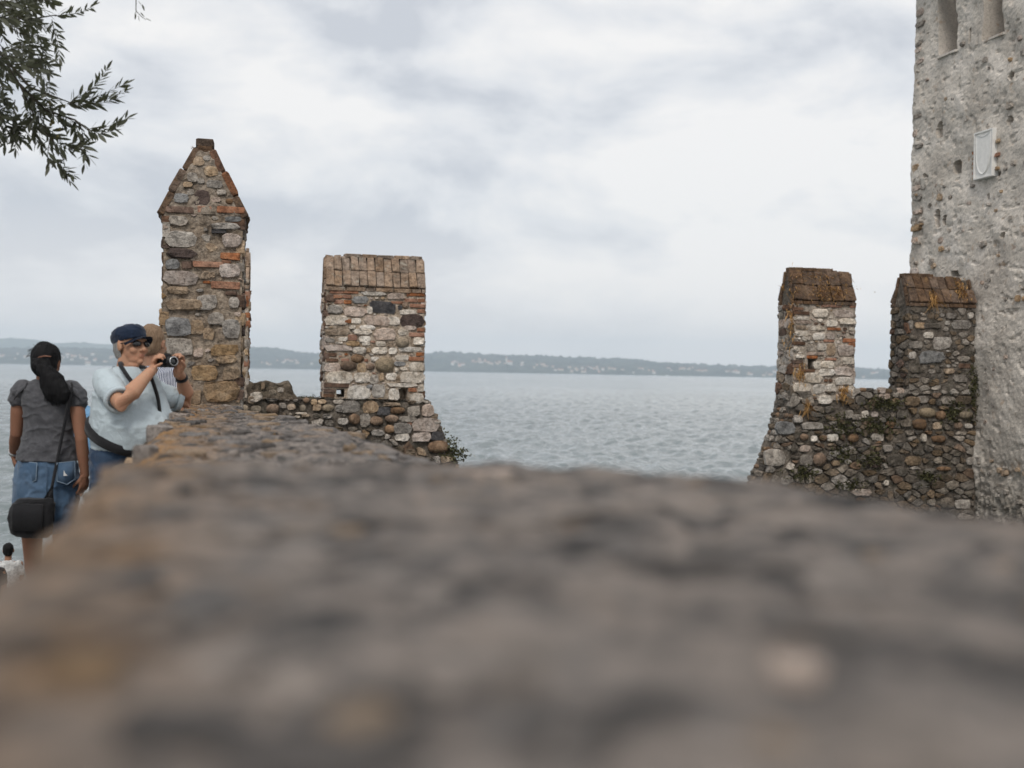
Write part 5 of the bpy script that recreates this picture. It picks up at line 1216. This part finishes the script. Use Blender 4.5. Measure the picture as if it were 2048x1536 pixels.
    b = bmesh.new(); tube(b, [P(72, 718, -.085), P(80, 714, -.105), P(90, 712, -.115), P(101, 713, -.105)], [.004, .0055, .0055, .004], 10, (ZV, .8)); bmobj('hair_clip', b, BROWN, hr)
    b = bmesh.new(); wd = (wrl-ell_).normalized(); ax = wd.cross(X).normalized(); ay = wd.cross(ax); c = ell_.lerp(wrl, .92); loft(b, [(c-wd*.012, ax*.033, ay*.033), (c+wd*.012, ax*.031, ay*.031)], 18); bmobj('bracelet', b, SILVER, root)
    # shoulder bag
    bag = empty('shoulder_bag', P(66, 1070, -.2), 'black shoulder bag hanging behind the woman in the denim skirt', 'bag')
    b = bmesh.new(); loft(b, [(P(66, 1074, -.20), X*.085, Y*.04, 2.4), (P(63, 1066, -.20), X*.122, Y*.058, 2.5), (P(62, 1035, -.20), X*.138, Y*.066, 2.6), (P(67, 1008, -.20), X*.128, Y*.056, 2.6), (P(72, 996, -.20), X*.100, Y*.036, 2.4)], 32)
    bb = fuse('bag_body', b, .006, BLACKF, bag, 4, cloth_disp(.005, (12, 12, 12)))
    b = bmesh.new(); loft(b, [(P(54, 1062, -.262), X*.090, Y*.012, 4), (P(54, 1030, -.268), X*.094, Y*.012, 4), (P(56, 1008, -.262), X*.088, Y*.010, 4)], 28); bmobj('bag_pocket', b, BLACKF, bb)
    b = bmesh.new(); tube(b, [P(26, 1010, -.262), P(60, 1002, -.27), P(92, 999, -.255)], [.003]*3, 8); bmobj('zip', b, RUBBER, bb)
    band('strap', [P(98, 1000, -.20), P(102, 985, -.20), P(106, 965, -.175), P(113, 930, -.150), P(121, 890, -.128), P(130, 845, -.122), P(137, 805, -.118), P(142, 783, -.105), P(143, 768, -.06), P(138, 762, .02)], .009, V3(0, -1, .05), bag)
    b = bmesh.new(); vs = [b.verts.new(q) for q in (P(84, 1002, -.215), P(106, 968, -.195), P(109, 1040, -.21), P(96, 1068, -.215))]; b.faces.new(vs); bmesh.ops.solidify(b, geom=b.faces[:], thickness=.02); bmobj('bag_flap', b, BLACKF, bb, False)
build_woman()

# --- simpler figures, mostly hidden
def figure(label, base, h, yaw, lean, skin, shirt, pants, hairm, sleeve=.5, arm_down=True, bald=False, look=0.0):
    s = h/1.75; f = V3(math.sin(yaw), math.cos(yaw), 0); sd_ = f.cross(ZV); root = empty('person', base, label, 'person'); base = Vector(base)
    sp = (ZV*math.cos(lean) + f*math.sin(lean)).normalized(); ff = (f*math.cos(lean) - ZV*math.sin(lean)).normalized()
    hip = base + ZV*.92*s - f*.10*math.sin(lean); chest = hip + sp*.36*s; neck = hip + sp*.52*s; hc = neck + sp*.17*s + ff*.02
    sk = bmesh.new(); hu = (sp + ZV*.5).normalized(); fh = (f*math.cos(look) + sd_*math.sin(look)).normalized(); L, R, x, fv, uv = head(sk, hc, fh - ZV*.15*math.sin(lean), hu, s)
    tube(sk, [hc - hu*.05*s, neck, chest], [.052*s, .055*s, .09*s], 14)
    loft(sk, [(neck, sd_*.13*s, ff*.07*s), (chest, sd_*.165*s, ff*.10*s), (hip, sd_*.155*s, ff*.10*s)], 20)
    sh = bmesh.new(); loft(sh, [(neck + sp*.015*s, sd_*.08*s, ff*.065*s), (neck - sp*.035*s, sd_*.175*s, ff*.095*s, 2.3), (chest, sd_*.192*s, ff*.122*s, 2.3), (hip + sp*.12*s, sd_*.178*s, ff*.122*s, 2.2), (hip - sp*.03*s, sd_*.186*s, ff*.125*s, 2.2)], 28)
    pn = bmesh.new(); loft(pn, [(hip + sp*.06*s, sd_*.172*s, ff*.115*s, 2.2), (hip - sp*.05*s, sd_*.18*s, ff*.125*s, 2.2), (hip - ZV*.12*s, sd_*.165*s, f*.115*s)], 24)
    shoes = []
    for q in (1, -1):
        h0 = hip + sd_*.09*s*q; an = V3(h0.x, h0.y, base.z + .09*s) + f*.06*math.sin(lean); kn = h0.lerp(an, .5) + f*.02
        tube(sk, [h0, kn, an], [.075*s, .052*s, .038*s]); tube(pn, [h0 - ZV*.03*s, kn, an], [.095*s, .072*s, .06*s], 16); shoes.append(an)
        s0 = neck - sp*.045*s + sd_*.185*s*q; d = (-ZV if arm_down else (f*.8 - ZV*.5)).normalized(); el = s0 + (d + sd_*.12*q)*.29*s; wr = el + (d + f*.25)*.25*s
        tube(sk, [s0, el, wr], [.05*s, .04*s, .026*s], 14); tube(sh, [s0 - sd_*.02*q, s0.lerp(el, sleeve*.6), s0.lerp(el, sleeve)], [.066*s, .062*s, .058*s], 16)
        if sleeve > .95: tube(sh, [s0.lerp(el, .7), el, el.lerp(wr, .85)], [.06*s, .052*s, .04*s], 14)
        hand(sk, wr, d + f*.1, -sd_*q, q, .35, 1, .95*s)
    fuse('body', sk, .007*max(s, .7), skin, root, 4); fuse('shirt', sh, .008, shirt, root, 6, cloth_disp(.008, (9, 9, 7))); fuse('trousers', pn, .009, pants, root, 6, cloth_disp(.008, (9, 9, 11)))
    for an in shoes: s2 = bmesh.new(); shoe(s2, an, f, base.z); fuse('shoe', s2, .01, SOLE, root, 3)
    hb = bmesh.new(); ell(hb, L(0, -.026, .040), (.083*s, .102*s, .096*s), R); ell(hb, L(0, -.050, -.010), (.076*s, .066*s, .075*s), R); fuse('hair', hb, .007, hairm, root, 4, lambda co, no: .005*fbm(co*np.array([45, 45, 16]), 3))
    for q in (1, -1): e = bmesh.new(); ell(e, L(q*.030, .083, .010), (.012*s,)*3); eo = bmobj('eye', e, EYEW, root); e = bmesh.new(); ell(e, L(q*.030, .092, .010), (.0055*s,)*3); bmobj('iris', e, PLASTIC, eo)
    return root, neck, sp, f
q = PT(300, 683, 7.95)
figure('sandy-haired man in striped shirt standing behind the man with the camera', (q.x - .02, q.y, FLOOR), 1.80, math.radians(12), .10, SK_M, STRIPE, JEAN, SANDH, .6)
q = PT(172, 850, 8.6)
figure('person in light blue shirt bending down between the woman and the man', (q.x + .13, q.y, FLOOR), 1.70, math.radians(-70), 1.05, SK_D, SKYB, JEAN, BLACKH, .55)
q = PT(16, 1088, 14.0)
figure('black-haired youngster in white printed shirt below on the lower quay', (q.x, q.y, .5), q.z - .5 + .02, math.radians(-15), .05, SK_D, WHITES, JEAN, BLACKH, .5)
q = PT(-24, 1080, 13.0)
figure('dark-clothed figure at the left edge on the lower quay', (q.x, q.y, .5), 1.42, math.radians(-10), .05, SK_D, BLACKF, JEAN, BLACKH, .5)
# ------------------------------------------------------------------ olive tree overhanging from the left
LEAFM, nt, b = newmat('olive_leaf'); gm = nd(nt, 'ShaderNodeNewGeometry'); oi = nd(nt, 'ShaderNodeObjectInfo').outputs['Random']
pn_ = noise(nt, gm.outputs['Position'], 6, 3, .6)
col = mixc(nt, gm.outputs['Backfacing'], mixc(nt, pn_, (.030, .037, .022), (.075, .078, .045)), (.105, .11, .085)); nt.links.new(col, b.inputs['Base Color']); b.inputs['Roughness'].default_value = .5
tr_ = nd(nt, 'ShaderNodeBsdfTranslucent', {'Color': (.12, .13, .05, 1)}); ms_ = nd(nt, 'ShaderNodeMixShader', {0: .25}); nt.links.new(b.outputs[0], ms_.inputs[1]); nt.links.new(tr_.outputs[0], ms_.inputs[2]); nt.links.new(ms_.outputs[0], nt.nodes['Material Output'].inputs['Surface'])
BARK = rock('olive_bark', [(.06, .05, .042), (.13, .11, .09), (.20, .175, .15)], 12, 0, (.04, .035, .03), .5, 1.0)
TWIG = plain('twig', (.055, .047, .035), .85)
rng = random.Random(8)
lv, lfaces = [], []
prof = [(0, .0), (.18, .55), (.42, 1.0), (.70, .78), (.9, .30), (1.0, 0.0)]
for t, w in prof: lv += [(-w*.14, t, .03*math.sin(t*3)*.6 + .010*w), (0, t, .03*math.sin(t*3)*.6), (w*.14, t, .03*math.sin(t*3)*.6 + .010*w)]
for i in range(len(prof)-1):
    for j in range(2): a = i*3+j; lfaces.append((a, a+1, a+4, a+3))
leaf_me = bpy.data.meshes.new('leaf'); leaf_me.from_pydata(lv, [], lfaces); leaf_me.shade_smooth(); leaf_me.materials.append(LEAFM)
trunk_base = V3(-4.7, 5.6, FLOOR)
tree = empty('olive_tree', trunk_base, 'olive tree branches with slender grey-green leaves hanging in from the left', 'tree')
def limb(pts, rad, parent, mat=BARK, name='branch', n=9):
    bm = bmesh.new(); tube(bm, pts, rad, n); return bmobj(name, bm, mat, parent)
limb([trunk_base - ZV*.1, trunk_base + V3(.1, 0, .5), trunk_base + V3(.25, .1, 1.2), trunk_base + V3(.3, .25, 1.9)], [.24, .19, .16, .14], tree, BARK, 'trunk', 16)
fork = trunk_base + V3(.3, .25, 1.9)
FV, FF = [], []; leaves = []
def leaf(p, d, roll, L):
    d = d.normalized(); x = d.cross(ZV if abs(d.z) < .95 else V3(1, 0, 0)).normalized(); z = x.cross(d); c, s = math.cos(roll), math.sin(roll); x2 = x*c + z*s; z2 = -x*s + z*c
    leaves.append(Matrix(((x2.x*L, d.x*L, z2.x*L, p.x), (x2.y*L, d.y*L, z2.y*L, p.y), (x2.z*L, d.z*L, z2.z*L, p.z), (0, 0, 0, 1))))
TW = bmesh.new()
def spray(pts, L=.070, step=.020, rad=.0028, ang=.62, olives=0):
    """a leafy twig: opposite narrow leaves swept towards the tip"""
    pts = [Vector(p) for p in pts]; tube(TW, pts, [rad*(1-.75*i/(len(pts)-1)) for i in range(len(pts))], 5)
    for i in range(len(pts)-1):
        a, b = pts[i], pts[i+1]; n = max(1, int((b-a).length/step)); d = (b-a).normalized(); s0 = d.cross(V3(0, 1, 0)).normalized()
        for k in range(n):
            p = a.lerp(b, (k+rng.random()*.5)/n)
            for q in (1, -1):
                if rng.random() < .10: continue
                an = ang*rng.uniform(.6, 1.35); s1 = (s0*q*rng.uniform(.7, 1) + V3(0, rng.uniform(-.9, .9), 0)).normalized()
                leaf(p, d*math.cos(an) + s1*math.sin(an), rng.uniform(-1.1, 1.1), L*rng.uniform(.55, 1.2)*(.75 if i == len(pts)-2 else 1))
    leaf(pts[-1] - (pts[-1]-pts[-2]).normalized()*.01, pts[-1]-pts[-2], rng.uniform(-1, 1), L*.9)
def PX(l, d=6.8, j=.0): return [PT(x, y, d + rng.uniform(-j, j)) for x, y in l]
main = [((-260, 20), (-120, 60), (0, 105), (40, 170), (70, 235), (100, 275), (128, 320)), ((-200, -80), (-60, -10), (50, 40), (112, 30)), ((0, 105), (60, 175), (100, 190), (140, 205)), ((40, 170), (90, 220), (150, 240), (178, 262))]
for pts in main: limb(PX(pts), [.010 - .007*i/(len(pts)-1) for i in range(len(pts))], tree, TWIG, 'branch')
limb([fork] + [fork + V3(.35, .5, .35)] + PX([(-260, 20)], 6.8), [.10, .04, .011], tree); limb([fork, fork + V3(.2, .5, .75)] + PX([(-200, -80)], 6.8), [.09, .04, .011], tree); 
vis = [[(110, 32), (135, 29), (160, 26), (188, 11)], [(104, 40), (110, 70), (117, 95), (119, 122)], [(140, 205), (165, 190), (195, 168), (214, 138)], [(140, 207), (175, 200), (212, 186), (250, 168)], [(135, 208), (170, 208), (205, 206), (232, 198)], [(150, 215), (185, 205), (225, 195), (252, 182)],
       [(178, 262), (200, 258), (225, 250), (255, 236)], [(175, 258), (200, 268), (225, 262), (240, 250)], [(160, 245), (168, 280), (172, 305), (168, 330)], [(150, 240), (158, 275), (165, 300), (178, 315)], [(128, 318), (118, 330), (130, 350), (142, 364)], [(110, 318), (125, 335), (135, 345), (148, 352)], [(100, 275), (95, 310), (100, 330), (98, 335)],
       [(70, 235), (50, 255), (30, 262), (20, 270)], [(30, 200), (25, 240), (35, 262), (52, 285)], [(60, 190), (75, 225), (78, 260), (82, 290)], [(100, 230), (125, 235), (130, 250), (140, 262)], [(95, 215), (120, 220), (135, 240), (150, 250)], [(85, 250), (110, 268), (130, 290), (150, 300)], [(90, 265), (115, 290), (140, 300), (172, 290)], [(60, 225), (65, 260), (75, 285), (85, 300)], [(-20, 215), (0, 235), (12, 255), (10, 290)], [(-30, 190), (-5, 215), (5, 225), (20, 220)]]
for l in vis: spray(PX(l, 6.8, .05), .088, .022)
for k in range(170):
    x = rng.uniform(-170, 92); y = rng.uniform(-90, 165) - max(0, x-30)*.35; a = rng.uniform(-.25, .75) if rng.random() < .7 else rng.uniform(.6, 1.5); Ln = rng.uniform(26, 50)*1.0; d = rng.uniform(6.3, 7.5)
    if x + Ln*math.cos(a)*1.6 > 118: x -= 40
    spray([PT(x, y, d), PT(x+Ln*.6*math.cos(a), y+Ln*.6*math.sin(a)+3, d-.02), PT(x+Ln*1.3*math.cos(a+.15), y+Ln*1.3*math.sin(a+.15)+4, d+.03)], .090, .024)
for k in range(34):
    x = rng.uniform(-40, 90); y = rng.uniform(165, 260); a = rng.uniform(.1, 1.5); Ln = rng.uniform(20, 38); d = rng.uniform(6.6, 7.1)
    spray([PT(x, y, d), PT(x+Ln*.6*math.cos(a), y+Ln*.6*math.sin(a), d-.02), PT(x+Ln*1.2*math.cos(a+.1), y+Ln*1.2*math.sin(a+.1), d+.03)], .085, .024)
in_view = len(leaves)
for k in range(150):                                                    # the rest of the crown, out of the picture
    th = rng.uniform(0, 6.28); r = 1.35*rng.random()**.5; c = fork + V3(.3 + math.cos(th)*r, .4 + math.sin(th)*r, 1.15 + rng.uniform(-.6, .9)); o = V3(math.cos(th), math.sin(th), rng.uniform(-.8, .5)).normalized()
    spray([c, c + o*.14 + V3(0, 0, -.01), c + o*.27 + V3(0, 0, -.05)], .07, .026)
# a second, broader-leaved twig dangling from an overhead branch
limb([fork + V3(.2, .5, .75), PT(60, -260, 6.6), PT(270, -60, 6.6)], [.045, .02, .006], tree, TWIG)
tube(TW, PX([(270, -60), (272, 0), (272, 22), (284, 34), (292, 40)], 6.6), [.005, .003, .0025, .002, .001], 5)
hang = len(leaves)
for x, y, ax, ay in [(276, 2, .5, .6), (284, 8, .3, 1), (274, 20, -.3, 1), (280, 24, .6, .7), (272, 26, -.2, .9), (276, 30, .2, 1), (290, 36, .9, .4)]: leaf(PT(x, y, 6.6), V3(ax, rng.uniform(-.4, .4), -ay), rng.uniform(-1, 1), .040)
vis_ids = list(range(0, in_view)) + list(range(hang, len(leaves)))
def on(mm):
    c = mm.translation + mm.col[1].xyz*.5 - ORG; d = c.dot(fw); return 0 <= 1024 + FPX*c.dot(rt)/d <= 2048 and 768 - FPX*c.dot(up)/d >= 0
seen = [i for i in vis_ids if on(leaves[i])]
single = set(seen[:300])
for i in single: link(bpy.data.objects.new('leaf', leaf_me), tree, leaves[i])
A_ = np.array(lv); MM = np.array([[list(r) for r in leaves[i]] for i in range(len(leaves)) if i not in single])
VV = np.einsum('nij,kj->nki', MM[:, :3, :3], A_) + MM[:, None, :3, 3]; nvt = len(lv)
FF = [tuple(q + k*nvt for q in f) for k in range(len(MM)) for f in lfaces]
tag(meshobj('foliage', VV.reshape(-1, 3).tolist(), FF, LEAFM, tree, True), kind='stuff')
tag(bmobj('twigs', TW, TWIG, tree), kind='stuff')
OLIVE = plain('olive_fruit', (.12, .10, .03), .35)
for k in range(14): e = bmesh.new(); ell(e, PT(110 + rng.uniform(-12, 28), 225 + rng.uniform(-20, 60), 6.8 + rng.uniform(-.05, .05)), (.008, .008, .011), None, 10); bmobj('olive', e, OLIVE, tree)

# ------------------------------------------------------------------ grasses and plants on the walls
def gmat(name, c0, c1):
    m, nt, b = newmat(name); n = noise(nt, pos(nt), 30, 3, .6); nt.links.new(mixc(nt, n, c0, c1), b.inputs['Base Color']); b.inputs['Roughness'].default_value = .8; return m
DRY = gmat('dry_grass', (.30, .15, .045), (.55, .33, .12)); GREEN = gmat('wall_herb', (.045, .048, .018), (.12, .11, .042)); OLIV = gmat('bush_herb', (.050, .058, .022), (.14, .13, .055))
def tuft(label, fr, u, v, w, n, size, spread, droop, mat, name='grass_tuft', depth=.05, cat='grass', leafy=False, roof=None):
    """curved narrow blades, or leafy sprigs, rooted on a wall face"""
    V, F = [], []
    for k in range(n):
        a = u + rng.gauss(0, spread[0]); b = v + rng.gauss(0, spread[1]); b = min(b, roof[1]) if roof else b; p = fr.at(a, b, w - rng.random()*depth) if not roof else fr.at(a, b, .085 - .245*max(0, (b-roof[0]))/(roof[1]-roof[0]))
        d = (fr.U*rng.gauss(0, .6) + fr.N*rng.uniform(.1, .9) + ZV*rng.uniform(-.2, 1)*(1-droop) - ZV*droop*rng.uniform(.5, 1.5)).normalized(); Ln = size*rng.uniform(.4, 1.3); s = d.cross(V3(.3, .5, .8)).normalized()
        if leafy:
            for q in range(5):
                c = p + d*Ln*q/5 + V3(rng.gauss(0, .012), rng.gauss(0, .012), rng.gauss(0, .012)); e = (d + V3(rng.gauss(0, .8), rng.gauss(0, .8), rng.gauss(0, .8))).normalized()*.040*rng.uniform(.6, 1.4); t = e.cross(V3(rng.random(), rng.random(), .5)).normalized()*.013; i = len(V)
                V += [tuple(c), tuple(c+e*.5+t), tuple(c+e), tuple(c+e*.5-t)]; F.append((i, i+1, i+2, i+3))
        wd = .0065 if not leafy else .0018; i = len(V); bend = V3(rng.gauss(0, .25), rng.gauss(0, .25), -.35)*Ln
        for j in range(4): t = j/3; c = p + d*Ln*t + bend*t*t; V += [tuple(c - s*wd*(1-t*.85)), tuple(c + s*wd*(1-t*.85))]
        F += [(i+2*j, i+2*j+1, i+2*j+3, i+2*j+2) for j in range(3)]
    o = meshobj(name, V, F, mat, None); tag(o, label, cat); return o
def tz(label, px, py, n, size, sp, droop, mat, **k):
    u, v = fB.uv(px, py); o = tuft(label, fB, u, v, k.pop('w', .03), n, size, sp, droop, mat, **k)
    if k.get('roof') or sp[1] > .2: o['kind'] = 'stuff'
    return o
RW = -.16
tz('dry orange grass matted over the cap of the whitish merlon', 1655, 582, 230, .06, (.20, .07), .45, DRY, roof=(ze3, zr3))
tz('thin dry grass along the ridge of the whitish merlon', 1640, 552, 90, .05, (.26, .03), .3, DRY, roof=(ze3, zr3))
tz('pale straw wisps drooping over the cap of the merlon against the tower', 1865, 592, 60, .17, (.035, .05), .9, DRY, roof=(ze4, zr4))
tz('brown grass on the right end of the tower-side merlon cap', 1928, 575, 150, .06, (.06, .09), .5, DRY, roof=(ze4, zr4))
tz('rusty dry weed hanging below the small hole in the whitish merlon', 1600, 742, 130, .09, (.04, .07), .9, DRY)
tz('dry orange weed at the right foot of the whitish merlon', 1688, 782, 150, .08, (.045, .06), .8, DRY)
tz('long straw-coloured wisps at the left foot of the whitish merlon', 1614, 805, 50, .17, (.03, .05), .9, DRY)
tz('dry weeds down the dark left edge of the whitish merlon', 1580, 640, 110, .08, (.03, .28), .8, DRY)
for lb, px, py, sx, sy, n in [('green herb patch left of centre on the dark harbour wall', 1675, 850, .13, .09, 150), ('broad dark green herb patch under the gap between the merlons', 1752, 850, .17, .07, 220), ('herb tuft hanging beside the tower at mid-height', 1905, 820, .08, .10, 140), ('dark herbs in the corner where harbour wall meets tower', 1945, 780, .03, .20, 130),
                           ('mossy green cushion low on the left of the dark harbour wall', 1605, 948, .10, .05, 170), ('small herb patch low in the middle of the dark harbour wall', 1690, 905, .10, .06, 120), ('herb patch near the foot of the dark harbour wall', 1740, 915, .10, .07, 120), ('low green herbs by the tower foot', 1850, 955, .10, .06, 110), ('herbs on the broken ledge between the two merlons', 1765, 808, .15, .05, 160), ('lowest herb patch on the dark harbour wall', 1700, 968, .12, .04, 100)]:
    tz(lb, px, py, int(n*.5), .055, (sx, sy), .35, GREEN, name='wall_herb', cat='plant', leafy=True)
tz('bushy green-brown weed at the foot of the battered wall end by the water', 905, 908, 110, .09, (.08, .08), .0, OLIV, name='wall_bush', cat='plant', leafy=True, depth=.15)
tz('dry grass sprigs on the low wall in the gap left of the square merlon', 620, 797, 60, .07, (.08, .01), .0, OLIV, w=-.1, depth=.2)
tz('tiny dry sprig on the left side of the whitish merlon cap', 1580, 575, 16, .10, (.008, .02), .0, DRY, w=-.2)
u, v = f1.uv(330, 560)
tuft('dark mossy weeds down the left edge of the pointed merlon', f1, u, v, -.1, 220, .035, (.005, .17), .6, GREEN, depth=.4, cat='moss', name='moss_fringe')
u, v = f1.uv(389, 298); tuft('little dry sprig near the tip of the pointed merlon', f1, u, v, -.02, 10, .06, (.008, .01), 0, DRY)
